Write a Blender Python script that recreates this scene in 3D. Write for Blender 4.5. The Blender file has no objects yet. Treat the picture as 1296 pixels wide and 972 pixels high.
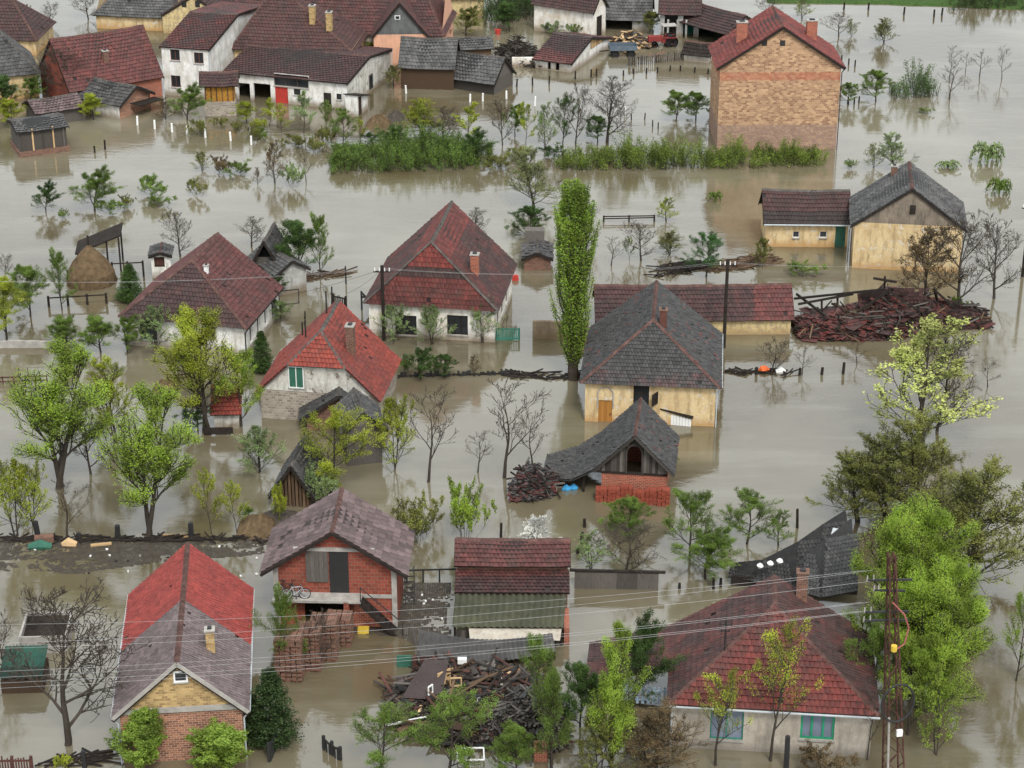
import bpy, math, random
from mathutils import Vector, noise
random.seed(11)
R = math.radians
W, H, F, PITCH, HC = 1296.0, 972.0, 2650.0, R(25), 65.0
SP, CP = math.sin(PITCH), math.cos(PITCH)
YH = H/2 - F*math.tan(PITCH)
scene = bpy.context.scene
col = scene.collection

# ------------------------------------------------------------ camera, sky, sun, exposure
cd = bpy.data.cameras.new('camera'); cam = bpy.data.objects.new('camera', cd); col.objects.link(cam)
cam.location = (0, 0, HC); cam.rotation_euler = (R(90)-PITCH, 0, 0)
cd.sensor_width = 36; cd.lens = F/W*36; cd.clip_start = 1; cd.clip_end = 3000
scene.camera = cam
wd = bpy.data.worlds.new('World'); scene.world = wd; wd.use_nodes = True
nt = wd.node_tree; bg = nt.nodes['Background']
sky = nt.nodes.new('ShaderNodeTexSky'); sky.sky_type = 'NISHITA'; sky.sun_disc = False
sky.sun_elevation = R(52); sky.sun_rotation = R(165); sky.dust_density = 6; sky.air_density = 1.0
hs = nt.nodes.new('ShaderNodeHueSaturation'); hs.inputs['Saturation'].default_value = 0.3
cl = nt.nodes.new('ShaderNodeMix'); cl.data_type = 'RGBA'; cl.inputs[0].default_value = .7; cl.inputs[7].default_value = (5.7, 6.15, 6.5, 1)   # even cloud deck over the clear sky
nt.links.new(sky.outputs[0], hs.inputs['Color']); nt.links.new(hs.outputs[0], cl.inputs[6]); nt.links.new(cl.outputs[2], bg.inputs[0]); bg.inputs[1].default_value = 0.15
sl = bpy.data.lights.new('sun', 'SUN'); sl.energy = 1.45; sl.angle = R(14); sl.color = (1, .965, .91)
so = bpy.data.objects.new('sun', sl); col.objects.link(so); so.rotation_euler = (R(38), 0, R(15))
vs = scene.view_settings; vs.view_transform = 'Standard'; vs.look = 'None'; vs.gamma = 1; vs.exposure = 0.72

# ------------------------------------------------------------ measuring: pixel of the photograph -> point at a height
def P(x, y, z=0.0):
    a, b = (x-W/2)/F, (H/2-y)/F
    d = Vector((a, CP+b*SP, -SP+b*CP)); t = (HC-z)/-d.z
    return Vector((d.x*t, d.y*t, z))
def HT(x, y, yt):
    B = P(x, y); v = (H/2-yt)/F
    return HC + B.y*(v*CP-SP)/(CP+v*SP)
def proj(p):
    k = p.z-HC; dep = p.y*CP-k*SP
    return (W/2+F*p.x/dep, H/2-F*(p.y*SP+k*CP)/dep)
def solve(o, d, comp, val):          # t with proj(o+d t)[comp] == val
    k = o.z-HC; D0 = o.y*CP-k*SP; D1 = d.y*CP-d.z*SP
    if comp == 0: N0, N1, c = F*o.x, F*d.x, val-W/2
    else: N0, N1, c = -F*(o.y*SP+k*CP), -F*(d.y*SP+d.z*CP), val-H/2
    return (c*D0-N0)/(N1-c*D1)
def dirof(p1, p2):                   # world direction of a level edge seen from p1 to p2
    if abs(p2[1]-p1[1]) < .02: return Vector((1 if p2[0]>p1[0] else -1, 0, 0))
    x = p1[0]+(p2[0]-p1[0])*(YH-p1[1])/(p2[1]-p1[1])
    d = Vector(((x-W/2)/F, CP+(H/2-YH)/F*SP, 0)).normalized()
    # sign: does moving along d go p1->p2 ?
    q = P(*p1); r = proj(q+d); s = (r[0]-proj(q)[0])*(p2[0]-p1[0])+(r[1]-proj(q)[1])*(p2[1]-p1[1])
    return d if s > 0 else -d

# ------------------------------------------------------------ mesh builder
class MB:
    def __init__(s): s.v=[]; s.f=[]; s.mi=[]; s.uv=[]; s.c=[]; s.r=[]
    def face(s, pts, mat=0, uv=None, c=.5, r=None):
        n = len(s.v); s.v.extend([tuple(p) for p in pts]); s.f.append(list(range(n, n+len(pts)))); s.mi.append(mat)
        if uv is None:
            p0 = Vector(pts[0]); e = Vector(pts[1])-p0; nn = e.cross(Vector(pts[-1])-p0)
            if nn.length < 1e-9: nn = Vector((0,0,1))
            nn.normalize()
            if abs(nn.z) > .98: U, V = Vector((1,0,0)), Vector((0,1,0))
            else:
                U = Vector((0,0,1)).cross(nn).normalized(); V = nn.cross(U)
            uv = [(Vector(p).dot(U), Vector(p).dot(V)) for p in pts]
        s.uv.extend(uv); s.c.append(c); s.r.append(random.random() if r is None else r)
    def box(s, c, size, rot=0, mat=0, M=None, r=None):
        x,y,z = [q/2 for q in size]; P8=[]
        cr, sr = math.cos(rot), math.sin(rot)
        for dz in (-z,z):
            for dx,dy in ((-x,-y),(x,-y),(x,y),(-x,y)):
                if M: q = M @ Vector((dx,dy,dz)); P8.append((c[0]+q.x,c[1]+q.y,c[2]+q.z))
                else: P8.append((c[0]+dx*cr-dy*sr, c[1]+dx*sr+dy*cr, c[2]+dz))
        r = random.random() if r is None else r
        for q in ((0,1,5,4),(1,2,6,5),(2,3,7,6),(3,0,4,7),(4,5,6,7),(3,2,1,0)): s.face([P8[i] for i in q], mat, r=r)
    def bar(s, a, b, w=.1, h=None, mat=0, r=None):     # squared bar between two points
        a, b = Vector(a), Vector(b); d = b-a; L = d.length
        if L < 1e-4: return
        M = d.to_track_quat('X','Z').to_matrix()
        s.box((a+b)/2, (L, w, h or w), 0, mat, M, r)
    def tube(s, pts, rad, n=6, mat=0, cap=True, r=None):
        if not isinstance(rad, (list,tuple)): rad = [rad]*len(pts)
        pts = [Vector(p) for p in pts]; rings = []
        for i,p in enumerate(pts):
            d = (pts[min(i+1,len(pts)-1)]-pts[max(i-1,0)]); d = d.normalized() if d.length>1e-9 else Vector((0,0,1))
            a = d.cross(Vector((1,0,0)) if abs(d.x)<.8 else Vector((0,1,0))).normalized(); b = d.cross(a)
            rings.append([p+(a*math.cos(2*math.pi*k/n)+b*math.sin(2*math.pi*k/n))*rad[i] for k in range(n)])
        base = len(s.v)
        for rg in rings: s.v.extend([tuple(q) for q in rg])
        r = random.random() if r is None else r
        for i in range(len(rings)-1):
            for k in range(n):
                k2=(k+1)%n; s.f.append([base+i*n+k2, base+i*n+k, base+(i+1)*n+k, base+(i+1)*n+k2]); s.mi.append(mat)
                s.uv.extend([(k2/n,i),(k/n,i),(k/n,i+1),(k2/n,i+1)]); s.c.append(.5); s.r.append(r)
        if cap:
            m=len(rings)-1
            s.f.append([base+m*n+k for k in reversed(range(n))]); s.mi.append(mat); s.uv.extend([(0,0)]*n); s.c.append(.5); s.r.append(r)
    def build(s, name, mats, parent=None, loc=None, rotz=0):
        me = bpy.data.meshes.new(name)
        me.from_pydata(s.v, [], s.f)
        if not isinstance(mats, (list,tuple)): mats = [mats]
        for m in mats: me.materials.append(m)
        me.polygons.foreach_set('material_index', s.mi)
        ul = me.uv_layers.new(name='UVMap'); ul.data.foreach_set('uv', [q for t in s.uv for q in t])
        for nm, arr in (('tone', s.c), ('rnd', s.r)):
            at = me.attributes.new(nm, 'FLOAT', 'FACE'); at.data.foreach_set('value', arr)
        me.update()
        o = bpy.data.objects.new(name, me); col.objects.link(o)
        if parent: o.parent = parent
        if loc is not None: o.location = loc
        if rotz: o.rotation_euler.z = rotz
        return o

def tag(o, label=None, cat=None, group=None, kind=None):
    if label: o['label'] = label
    if cat: o['category'] = cat
    if group: o['group'] = group
    if kind: o['kind'] = kind
    return o
def thing(name, label, cat, loc=(0,0,0), rotz=0, group=None):
    o = bpy.data.objects.new(name, None); o.empty_display_size = .3; col.objects.link(o)
    o.location = loc; o.rotation_euler.z = rotz
    return tag(o, label, cat, group)

# ------------------------------------------------------------ materials
class NT:
    def __init__(s, name):
        s.m = bpy.data.materials.new(name); s.m.use_nodes = True; s.t = s.m.node_tree; s.b = s.t.nodes['Principled BSDF']
        s.uvn = None
    def n(s, ty, **kw):
        nd = s.t.nodes.new(ty)
        for k,v in kw.items(): setattr(nd, k, v)
        return nd
    def l(s, a, b): s.t.links.new(a, b)
    def uv(s):
        if not s.uvn: s.uvn = s.n('ShaderNodeUVMap'); s.uvn.uv_map = 'UVMap'
        return s.uvn.outputs[0]
    def obj(s): return s.n('ShaderNodeTexCoord').outputs['Object']
    def noise(s, scale, detail=4, rough=.6, vec=None, stretch=None):
        t = s.n('ShaderNodeTexNoise'); t.inputs['Scale'].default_value = scale; t.inputs['Detail'].default_value = detail
        t.inputs['Roughness'].default_value = rough
        v = vec or s.obj()
        if stretch:
            mp = s.n('ShaderNodeMapping'); mp.inputs['Scale'].default_value = stretch; s.l(v, mp.inputs[0]); v = mp.outputs[0]
        s.l(v, t.inputs['Vector']); return t.outputs['Fac']
    def ramp(s, fac, a, b):
        mr = s.n('ShaderNodeMapRange'); mr.inputs[1].default_value = a; mr.inputs[2].default_value = b; mr.clamp = True
        s.l(fac, mr.inputs[0]); return mr.outputs[0]
    def mix(s, fac, a, b, mode='MIX'):
        mx = s.n('ShaderNodeMix'); mx.data_type = 'RGBA'; mx.blend_type = mode
        for sock, v in ((mx.inputs[0], fac), (mx.inputs[6], a), (mx.inputs[7], b)):
            if isinstance(v, (int,float)): sock.default_value = v
            elif isinstance(v, tuple): sock.default_value = (*v, 1) if len(v)==3 else v
            else: s.l(v, sock)
        return mx.outputs[2]
    def math(s, op, a, b=0.):
        m = s.n('ShaderNodeMath'); m.operation = op
        for i,v in enumerate((a,b)):
            if isinstance(v,(int,float)): m.inputs[i].default_value = v
            else: s.l(v, m.inputs[i])
        return m.outputs[0]
    def attr(s, nm):
        a = s.n('ShaderNodeAttribute'); a.attribute_name = nm; return a.outputs['Fac']
    def bump(s, h, strength=.3, dist=.03):
        b = s.n('ShaderNodeBump'); b.inputs['Strength'].default_value = strength; b.inputs['Distance'].default_value = dist
        s.l(h, b.inputs['Height']); s.l(b.outputs[0], s.b.inputs['Normal'])
    def out(s, colr, rough=.85, spec=.3):
        if isinstance(colr, tuple): s.b.inputs['Base Color'].default_value = (*colr,1)
        else: s.l(colr, s.b.inputs['Base Color'])
        if isinstance(rough,(int,float)): s.b.inputs['Roughness'].default_value = rough
        else: s.l(rough, s.b.inputs['Roughness'])
        s.b.inputs['Specular IOR Level'].default_value = spec
        return s.m
def dk(c, k): return tuple(x*k for x in c)
def m_plain(name, c, rough=.8, spec=.3, var=.25, metal=0):
    t = NT(name); n1 = t.noise(2.2, 5)
    cc = t.mix(t.ramp(n1,.3,.7), dk(c,1-var), dk(c,1+var*.6))
    cc = t.mix(t.ramp(t.attr('rnd'),0,1), t.mix(.5, cc, dk(c,1-var)), cc)
    t.b.inputs['Metallic'].default_value = metal
    t.bump(t.noise(14,4), .2, .02)
    return t.out(cc, rough, spec)
def m_plaster(name, base, stain, amt=.5, brown=(.16,.11,.06), scale=.7, peel=None, peelamt=0.0):
    t = NT(name)
    big = t.noise(scale, 8, .68); streak = t.noise(1.6, 6, .65, stretch=(1.6,1.6,.35))
    c = t.mix(t.ramp(big, .60-amt*.3, .68), base, stain)
    c = t.mix(t.math('MULTIPLY', t.ramp(streak, .48, .66), .7*amt+.15), c, dk(stain,.6))
    if peel: c = t.mix(t.ramp(t.noise(scale*2.1, 10, .7), .66-peelamt*.3, .68-peelamt*.3), c, peel)
    sx = t.n('ShaderNodeSeparateXYZ'); t.l(t.obj(), sx.inputs[0])
    h = t.math('ADD', sx.outputs[2], t.math('MULTIPLY', t.noise(1.3,5), -.5))
    c = t.mix(t.math('MULTIPLY', t.ramp(h, .45, -.1), .75), c, brown)
    c = t.mix(t.math('MULTIPLY', t.ramp(t.noise(6,6,.75), .45,.7), .4), c, dk(stain,.55))
    t.bump(t.noise(12, 6), .35, .03)
    return t.out(c, .9, .2)
def m_brick(name, c1, c2, mortar, bw=.27, bh=.13, dirt=(.1,.07,.05), dirtamt=.4, msize=.012, bands=None, hue=None):
    t = NT(name)
    br = t.n('ShaderNodeTexBrick'); t.l(t.uv(), br.inputs['Vector'])
    br.inputs['Scale'].default_value = 1; br.inputs['Brick Width'].default_value = bw; br.inputs['Row Height'].default_value = bh
    br.inputs['Mortar Size'].default_value = msize; br.inputs['Mortar Smooth'].default_value = .3
    nz = t.noise(7, 3, .8, stretch=(1,1,1.8))
    cc = t.mix(t.ramp(nz,.3,.7), c1, c2)
    cv = t.mix(t.ramp(t.noise(3.1,5,.8),.35,.65), cc, dk(c2,.75))
    br.inputs['Mortar'].default_value = (*mortar,1)
    t.l(t.mix(.3,c1,cc), br.inputs['Color1']); t.l(t.mix(.55,cv,dk(c2,.7)), br.inputs['Color2']); br.inputs['Bias'].default_value = .0
    c = br.outputs['Color']
    if hue: c = t.mix(t.ramp(t.noise(.9,6,.7),.5,.68), c, hue)
    sx = t.n('ShaderNodeSeparateXYZ'); t.l(t.obj(), sx.inputs[0])
    if bands:
        for z0,z1,bc,ba in bands:
            zz = t.math('ADD', sx.outputs[2], t.math('MULTIPLY', t.noise(2,3), .25))
            up = t.ramp(zz, z0, z0+.12); dn = t.ramp(zz, z1, z1-.12)
            g = t.ramp(t.noise(5,4,.7), .3, .6)
            c = t.mix(t.math('MULTIPLY', t.math('MULTIPLY', t.math('MULTIPLY', up, dn), g), ba), c, bc)
    c = t.mix(t.math('MULTIPLY', t.ramp(t.noise(.8,7,.7), .45,.75), dirtamt), c, dirt)
    t.bump(t.math('SUBTRACT', nz, br.outputs['Fac']), .6, .03)
    return t.out(c, .9, .2)
def m_roof(name, A, B, moss=(.05,.05,.04), mossamt=.4, rv=.5, scale=.55, rough=.75):
    t = NT(name)
    n1 = t.noise(scale, 7, .7); n2 = t.noise(4, 4, .7)
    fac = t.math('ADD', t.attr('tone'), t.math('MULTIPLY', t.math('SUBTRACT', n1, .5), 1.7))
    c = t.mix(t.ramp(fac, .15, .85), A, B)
    r = t.attr('rnd')
    val = t.math('ADD', t.math('MULTIPLY', t.ramp(r, .0, .12), .55), t.math('MULTIPLY', t.ramp(r, .1, 1), rv*.9)); val = t.math('ADD', val, .5-rv*.45)  # lowest rnd darkens strongly; carries the shade painted on tile lips
    hv = t.n('ShaderNodeHueSaturation'); t.l(c, hv.inputs['Color']); t.l(val, hv.inputs['Value']); c = hv.outputs[0]
    c = t.mix(t.math('MULTIPLY', t.ramp(t.noise(1.4,9,.75), .47,.68), mossamt), c, moss)
    c = t.mix(t.math('MULTIPLY', t.ramp(n2, .5,.68), .45), c, dk(A,.4)); c = t.mix(t.math('MULTIPLY', t.ramp(t.noise(9,6,.8), .58,.7), .35), c, (.22,.20,.17))
    t.bump(t.noise(16,4), .35, .03)
    return t.out(c, rough, .35)
def m_wood(name, A, B, scale=3):
    t = NT(name)
    g = t.noise(scale, 6, .7, vec=t.uv(), stretch=(7,.6,1)); c = t.mix(t.ramp(g,.35,.65), A, B)
    c = t.mix(t.ramp(t.attr('rnd'),0,1), dk(A,.6), c); c = t.mix(.35, c, t.mix(t.ramp(t.attr('rnd'),.2,1), A, dk(B,1.2)))
    t.bump(g, .5, .02); return t.out(c, .9, .15)
def m_leaf(name):
    t = NT(name); oi = t.n('ShaderNodeObjectInfo')
    r = t.attr('rnd'); v = t.ramp(r, 0, 1)
    hsv = t.n('ShaderNodeHueSaturation'); t.l(oi.outputs['Color'], hsv.inputs['Color'])
    t.l(t.math('ADD', .52, t.math('MULTIPLY', v, .95)), hsv.inputs['Value'])
    t.l(t.math('ADD', .485, t.math('MULTIPLY', t.noise(1.1,2), .03)), hsv.inputs['Hue'])
    c = hsv.outputs[0]
    t.out(c, .6, .25)
    tr = t.n('ShaderNodeBsdfTranslucent'); t.l(c, tr.inputs[0]); mx = t.n('ShaderNodeMixShader'); mx.inputs[0].default_value = .35
    t.l(t.b.outputs[0], mx.inputs[1]); t.l(tr.outputs[0], mx.inputs[2]); t.l(mx.outputs[0], t.t.nodes['Material Output'].inputs[0])
    return t.m
def m_water():
    t = NT('flood_water')
    o = t.obj()
    big = t.noise(.028, 5, .6, vec=o); med = t.noise(.11, 6, .6, vec=o, stretch=(1,.45,1))
    c = t.mix(t.ramp(big,.38,.62), (.088,.070,.037), (.168,.148,.100))  # silt tones; the pale end also puts water sheen into the colour
    c = t.mix(t.math('MULTIPLY', t.ramp(med,.48,.7), .4), c, (.085,.066,.042)); c = t.mix(t.math('MULTIPLY', t.ramp(t.noise(.16,7,.65,vec=o,stretch=(.35,1.6,1)),.5,.66), .5), c, (.19,.175,.13))
    rr = t.math('ADD', .025, t.math('MULTIPLY', t.ramp(t.noise(.06,4,.6,vec=o,stretch=(1,.5,1)),.4,.65), .07))
    h = t.math('ADD', t.noise(.9, 4, .6, vec=o, stretch=(.55,1.3,1)), t.math('MULTIPLY', t.noise(5, 3, .6, vec=o, stretch=(.5,1.2,1)), .12))
    t.bump(h, .16, .10)
    t.b.inputs['IOR'].default_value = 2.0
    return t.out(c, rr, .5)

M = {}; LOG = []
def mk():
    M['water'] = m_water()
    M['leaf'] = m_leaf('leaf')
    M['bark'] = m_plain('bark', (.06,.05,.04), .95, .1, .4)
    M['barkgreen'] = m_plain('willow_bark', (.12,.12,.075), .95, .1, .4)
    M['white'] = m_plain('white_paint', (.72,.72,.70), .6, .3, .12)
    M['black'] = m_plain('black_metal', (.025,.025,.025), .6, .3)
    M['dark'] = m_plain('dark_wood', (.033,.027,.023), .95, .1, .5)
    M['glass'] = m_plain('window_glass', (.02,.024,.028), .08, .6, .3)
    M['lace'] = m_plain('lace_curtain', (.17,.20,.25), .7, .2, .3)
    M['concrete'] = m_plain('concrete', (.33,.31,.28), .9, .2, .3)
    M['red'] = m_plain('red_paint', (.42,.04,.03), .5, .4)
    M['green'] = m_plain('green_paint', (.02,.25,.13), .6, .4)
    M['teal'] = m_plain('teal_paint', (.03,.20,.15), .6, .4)
    M['dkgreen'] = m_plain('dark_green_paint', (.03,.12,.08), .6, .4)
    M['blue'] = m_plain('blue_plastic', (.06,.32,.6), .4, .4)
    M['yellow'] = m_plain('yellow_paint', (.6,.42,.05), .5, .4)
    M['orange'] = m_plain('orange_plastic', (.75,.14,.03), .5, .4)
    M['metal'] = m_plain('zinc', (.42,.45,.46), .45, .5, .2)
    M['rust'] = m_plain('rusty_steel', (.085,.035,.027), .8, .3, .5)
    M['tyre'] = m_plain('tyre_rubber', (.02,.02,.02), .8, .3)
    M['wire'] = m_plain('wire', (.3,.3,.3), .4, .5)
    M['wood'] = m_wood('weathered_wood', (.05,.043,.037), (.16,.145,.128))
    M['woodbrown'] = m_wood('brown_wood', (.06,.038,.024), (.16,.105,.065))
    M['woodpale'] = m_wood('pale_wood', (.42,.27,.13), (.62,.45,.26))
    M['door_orange'] = m_wood('orange_door_wood', (.30,.13,.03), (.45,.22,.06))
    M['hay'] = m_plain('hay', (.13,.09,.052), 1, .05, .5)
    M['corn'] = m_brick('corn_cobs', (.62,.32,.05), (.45,.2,.03), (.12,.06,.02), .12, .09, dirtamt=.3)
    M['mud'] = m_plain('mud', (.062,.052,.042), .8, .2, .4)
    # walls
    M['p_white'] = m_plaster('white_plaster', (.72,.71,.68), (.46,.43,.37), .6)
    M['p_whitedirty'] = m_plaster('dirty_white_plaster', (.66,.65,.60), (.36,.33,.28), .8, peel=(.16,.13,.10), peelamt=.25)
    M['p_whitepeel'] = m_plaster('peeling_white_plaster', (.76,.74,.69), (.52,.44,.34), .55, peel=(.50,.36,.22), peelamt=.15)
    M['p_cream'] = m_plaster('cream_plaster', (.66,.53,.31), (.46,.32,.16), .9, brown=(.40,.22,.08), peel=(.56,.50,.40), peelamt=.3)
    M['p_creamdark'] = m_plaster('weathered_gable_plaster', (.27,.22,.165), (.13,.11,.09), .9)
    M['p_ochre'] = m_plaster('ochre_plaster', (.62,.50,.26), (.42,.32,.16), .7, brown=(.3,.2,.1), peel=(.35,.28,.18), peelamt=.45, scale=1.4)
    M['p_pink'] = m_plaster('pink_plaster', (.66,.36,.24), (.5,.3,.2), .3)
    M['p_tan'] = m_plaster('tan_plaster', (.40,.36,.30), (.28,.245,.20), .6, brown=(.16,.14,.12))
    M['p_grey'] = m_plaster('grey_plaster', (.40,.40,.38), (.25,.24,.22), .6)
    M['p_dkgrey'] = m_plaster('dark_grey_plaster', (.13,.135,.13), (.08,.08,.08), .5)
    M['stone'] = m_brick('rubble_stone', (.42,.36,.28), (.22,.17,.13), (.33,.31,.28), .32, .2, dirtamt=.3, msize=.03)
    M['b_big'] = m_brick('pale_block_brick', (.54,.35,.20), (.25,.12,.07), (.42,.33,.23), .36, .19, (.20,.12,.08), .4, bands=[(7.0,7.9,(.36,.10,.06),.8),(-1,2.7,(.24,.17,.145),.9)])
    M['b_red'] = m_brick('red_brick', (.40,.10,.05), (.28,.07,.04), (.38,.3,.24), .27, .12, dirtamt=.3)
    M['b_bright'] = m_brick('bright_red_block', (.30,.07,.042), (.21,.05,.033), (.22,.13,.10), .38, .24, dirtamt=.5, msize=.018)
    M['b_orange'] = m_brick('orange_brown_brick', (.40,.18,.10), (.17,.06,.04), (.45,.38,.3), .3, .14, dirtamt=.3)
    M['b_yellow'] = m_brick('yellow_brick', (.52,.36,.15), (.28,.17,.07), (.40,.32,.2), .3, .14, dirtamt=.25)
    M['b_old'] = m_brick('old_brick', (.22,.10,.065), (.11,.055,.04), (.2,.17,.14), .27, .13, dirtamt=.5)
    # roofs
    M['r_h1grey'] = m_roof('mauve_brown_tiles', (.085,.065,.064), (.155,.118,.117), mossamt=.2, rv=.5)
    M['r_h1red'] = m_roof('bright_red_tiles', (.17,.028,.024), (.25,.04,.03), mossamt=.12, rv=.4)
    M['r_red'] = m_roof('red_tiles', (.042,.022,.02), (.14,.028,.022), mossamt=.4, rv=.65)
    M['r_maroon'] = m_roof('maroon_tiles', (.04,.021,.02), (.10,.03,.026), mossamt=.4, rv=.65)
    M['r_orange'] = m_roof('orange_red_tiles', (.075,.027,.025), (.19,.034,.022), mossamt=.35, rv=.5)
    M['r_brown'] = m_roof('brown_tiles', (.028,.019,.018), (.065,.026,.023), mossamt=.4, rv=.5)
    M['r_dark'] = m_roof('dark_grey_tiles', (.026,.025,.025), (.08,.076,.073), mossamt=.25, rv=.95)
    M['r_slate'] = m_roof('slate_grey_tiles', (.036,.036,.036), (.10,.097,.093), mossamt=.3, rv=.8)
    M['r_mix'] = m_roof('grey_and_red_tiles', (.042,.041,.04), (.12,.03,.024), mossamt=.25, rv=.9)
    M['r_purple'] = m_roof('mauve_slabs', (.075,.05,.047), (.14,.10,.097), mossamt=.25, rv=.7)
    M['r_mossy'] = m_roof('mossy_corrugated', (.03,.033,.018), (.085,.085,.05), mossamt=.5, rv=.4)
    M['r_tin'] = m_roof('dirty_white_sheet', (.30,.27,.22), (.48,.44,.37), moss=(.25,.15,.08), mossamt=.4, rv=.3)
    M['cap'] = m_plain('ridge_tiles', (.11,.06,.05), .9, .2, .5)
    M['capgrey'] = m_plain('grey_ridge_tiles', (.10,.09,.08), .9, .2, .5)
mk()

# ------------------------------------------------------------ roofs and walls
def lerp(a,b,t): return a+(b-a)*t
def tiles(mb, p0,p1,p2,p3, mat=0, tw=.26, th=.36, tone=None, gap=0.004, lift=.07, jit=.012, roll=.035):
    p0,p1,p2,p3 = [Vector(p) for p in (p0,p1,p2,p3)]
    U = (p1-p0).normalized(); Vv = (p3-p0)-U*(p3-p0).dot(U)
    if Vv.length < .05: Vv = (p2-p0)-U*(p2-p0).dot(U)
    S = Vv.length; Vv.normalize(); N = U.cross(Vv)
    uL0,uL1,uR0,uR1 = 0,(p3-p0).dot(U),(p1-p0).dot(U),(p2-p0).dot(U)
    n = max(1, round(S/th)); h = S/n
    mb.face([p0-N*.02,p1-N*.02,p2-N*.02,p3-N*.02] if (p2-p3).length>.01 else [p0-N*.02,p1-N*.02,p2-N*.02], mat, c=0, r=.05)
    mb.face([p3-N*.1,p2-N*.1,p1-N*.1,p0-N*.1] if (p2-p3).length>.01 else [p2-N*.1,p1-N*.1,p0-N*.1], mat, c=0, r=.05)
    for a,b in ((p0,p1),(p1,p2),(p2,p3),(p3,p0)):
        if (a-b).length>.01: mb.face([a-N*.1,b-N*.1,b-N*.02,a-N*.02], mat, c=0, r=.3)
    for i in range(n):
        v0,v1 = i*h,(i+1)*h; tm=(i+.5)/n
        a = lerp(uL0,uL1,tm); b = lerp(uR0,uR1,tm); off = (i%2)*tw*.5
        k = math.floor((a-off)/tw)
        while k*tw+off < b:
            x0 = max(a,k*tw+off); x1 = min(b,(k+1)*tw+off); k += 1
            if x1-x0 < .03 or random.random() < gap: continue
            l0 = lift+random.uniform(-jit,jit); l1 = lift+random.uniform(-jit,jit)
            q0 = p0+U*x0+Vv*(v0-.02)+N*l0; q1 = p0+U*(x1-.01)+Vv*(v0-.02)+N*l1
            q2 = p0+U*(x1-.01)+Vv*v1+N*.008; q3 = p0+U*x0+Vv*v1+N*.008
            tn = tone(x0/max(uR0,.01), (v0+v1)/2/S) if tone else .5
            r = .12+.88*random.random()
            qm = (q0+q1)/2+N*roll; qn = (q2+q3)/2+N*roll
            mb.face([q0,qm,qn,q3], mat, c=tn, r=r); mb.face([qm,q1,q2,qn], mat, c=tn, r=r)
            mb.face([q0-N*.07,q1-N*.07,q1,qm,q0], mat, c=tn, r=.0)  # lip face gets the darkest value: course shade painted into the colour
def corr(mb, p0,p1,p2,p3, mat=0, per=.22, amp=.035, rows=3, sag=0):
    p0,p1,p2,p3 = [Vector(p) for p in (p0,p1,p2,p3)]
    n = int((p1-p0).length/per*4); N = (p1-p0).cross(p3-p0).normalized()
    for r in range(rows):
        rv = random.random()
        for i in range(n):
            q=[]
            for (a,b) in ((i,r),(i+1,r),(i+1,r+1),(i,r+1)):
                s,t = a/n,b/rows; base = lerp(lerp(p0,p1,s),lerp(p3,p2,s),t)
                q.append(base+N*(amp*math.sin(a*math.pi/2)+.02*(rows-r))-Vector((0,0,sag*math.sin(math.pi*s))))
            mb.face(q, mat, r=rv)
def caps(mb, a, b, mat=1, w=.17, step=.38):
    a,b = Vector(a),Vector(b); d=b-a; n=max(1,round(d.length/step)); u=d.normalized(); s = u.cross(Vector((0,0,1))).normalized()
    for i in range(n):
        q = a+d*(i/n); e = a+d*((i+1.08)/n); j=random.uniform(-.02,.02); z=Vector((0,0,.11+j)); l=Vector((0,0,-.05)); r=random.random()
        mb.face([q-s*w+l,q+z,e+z*.8,e-s*w*.85+l][::-1], mat, r=r); mb.face([q+s*w+l,e+s*w*.85+l,e+z*.8,q+z][::-1], mat, r=r)
        mb.face([q-s*w+l,q+s*w+l,q+z], mat, r=r)
        mb.face([e-s*w*.85+l,e+z*.8,e+s*w*.85+l], mat, r=r)

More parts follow.
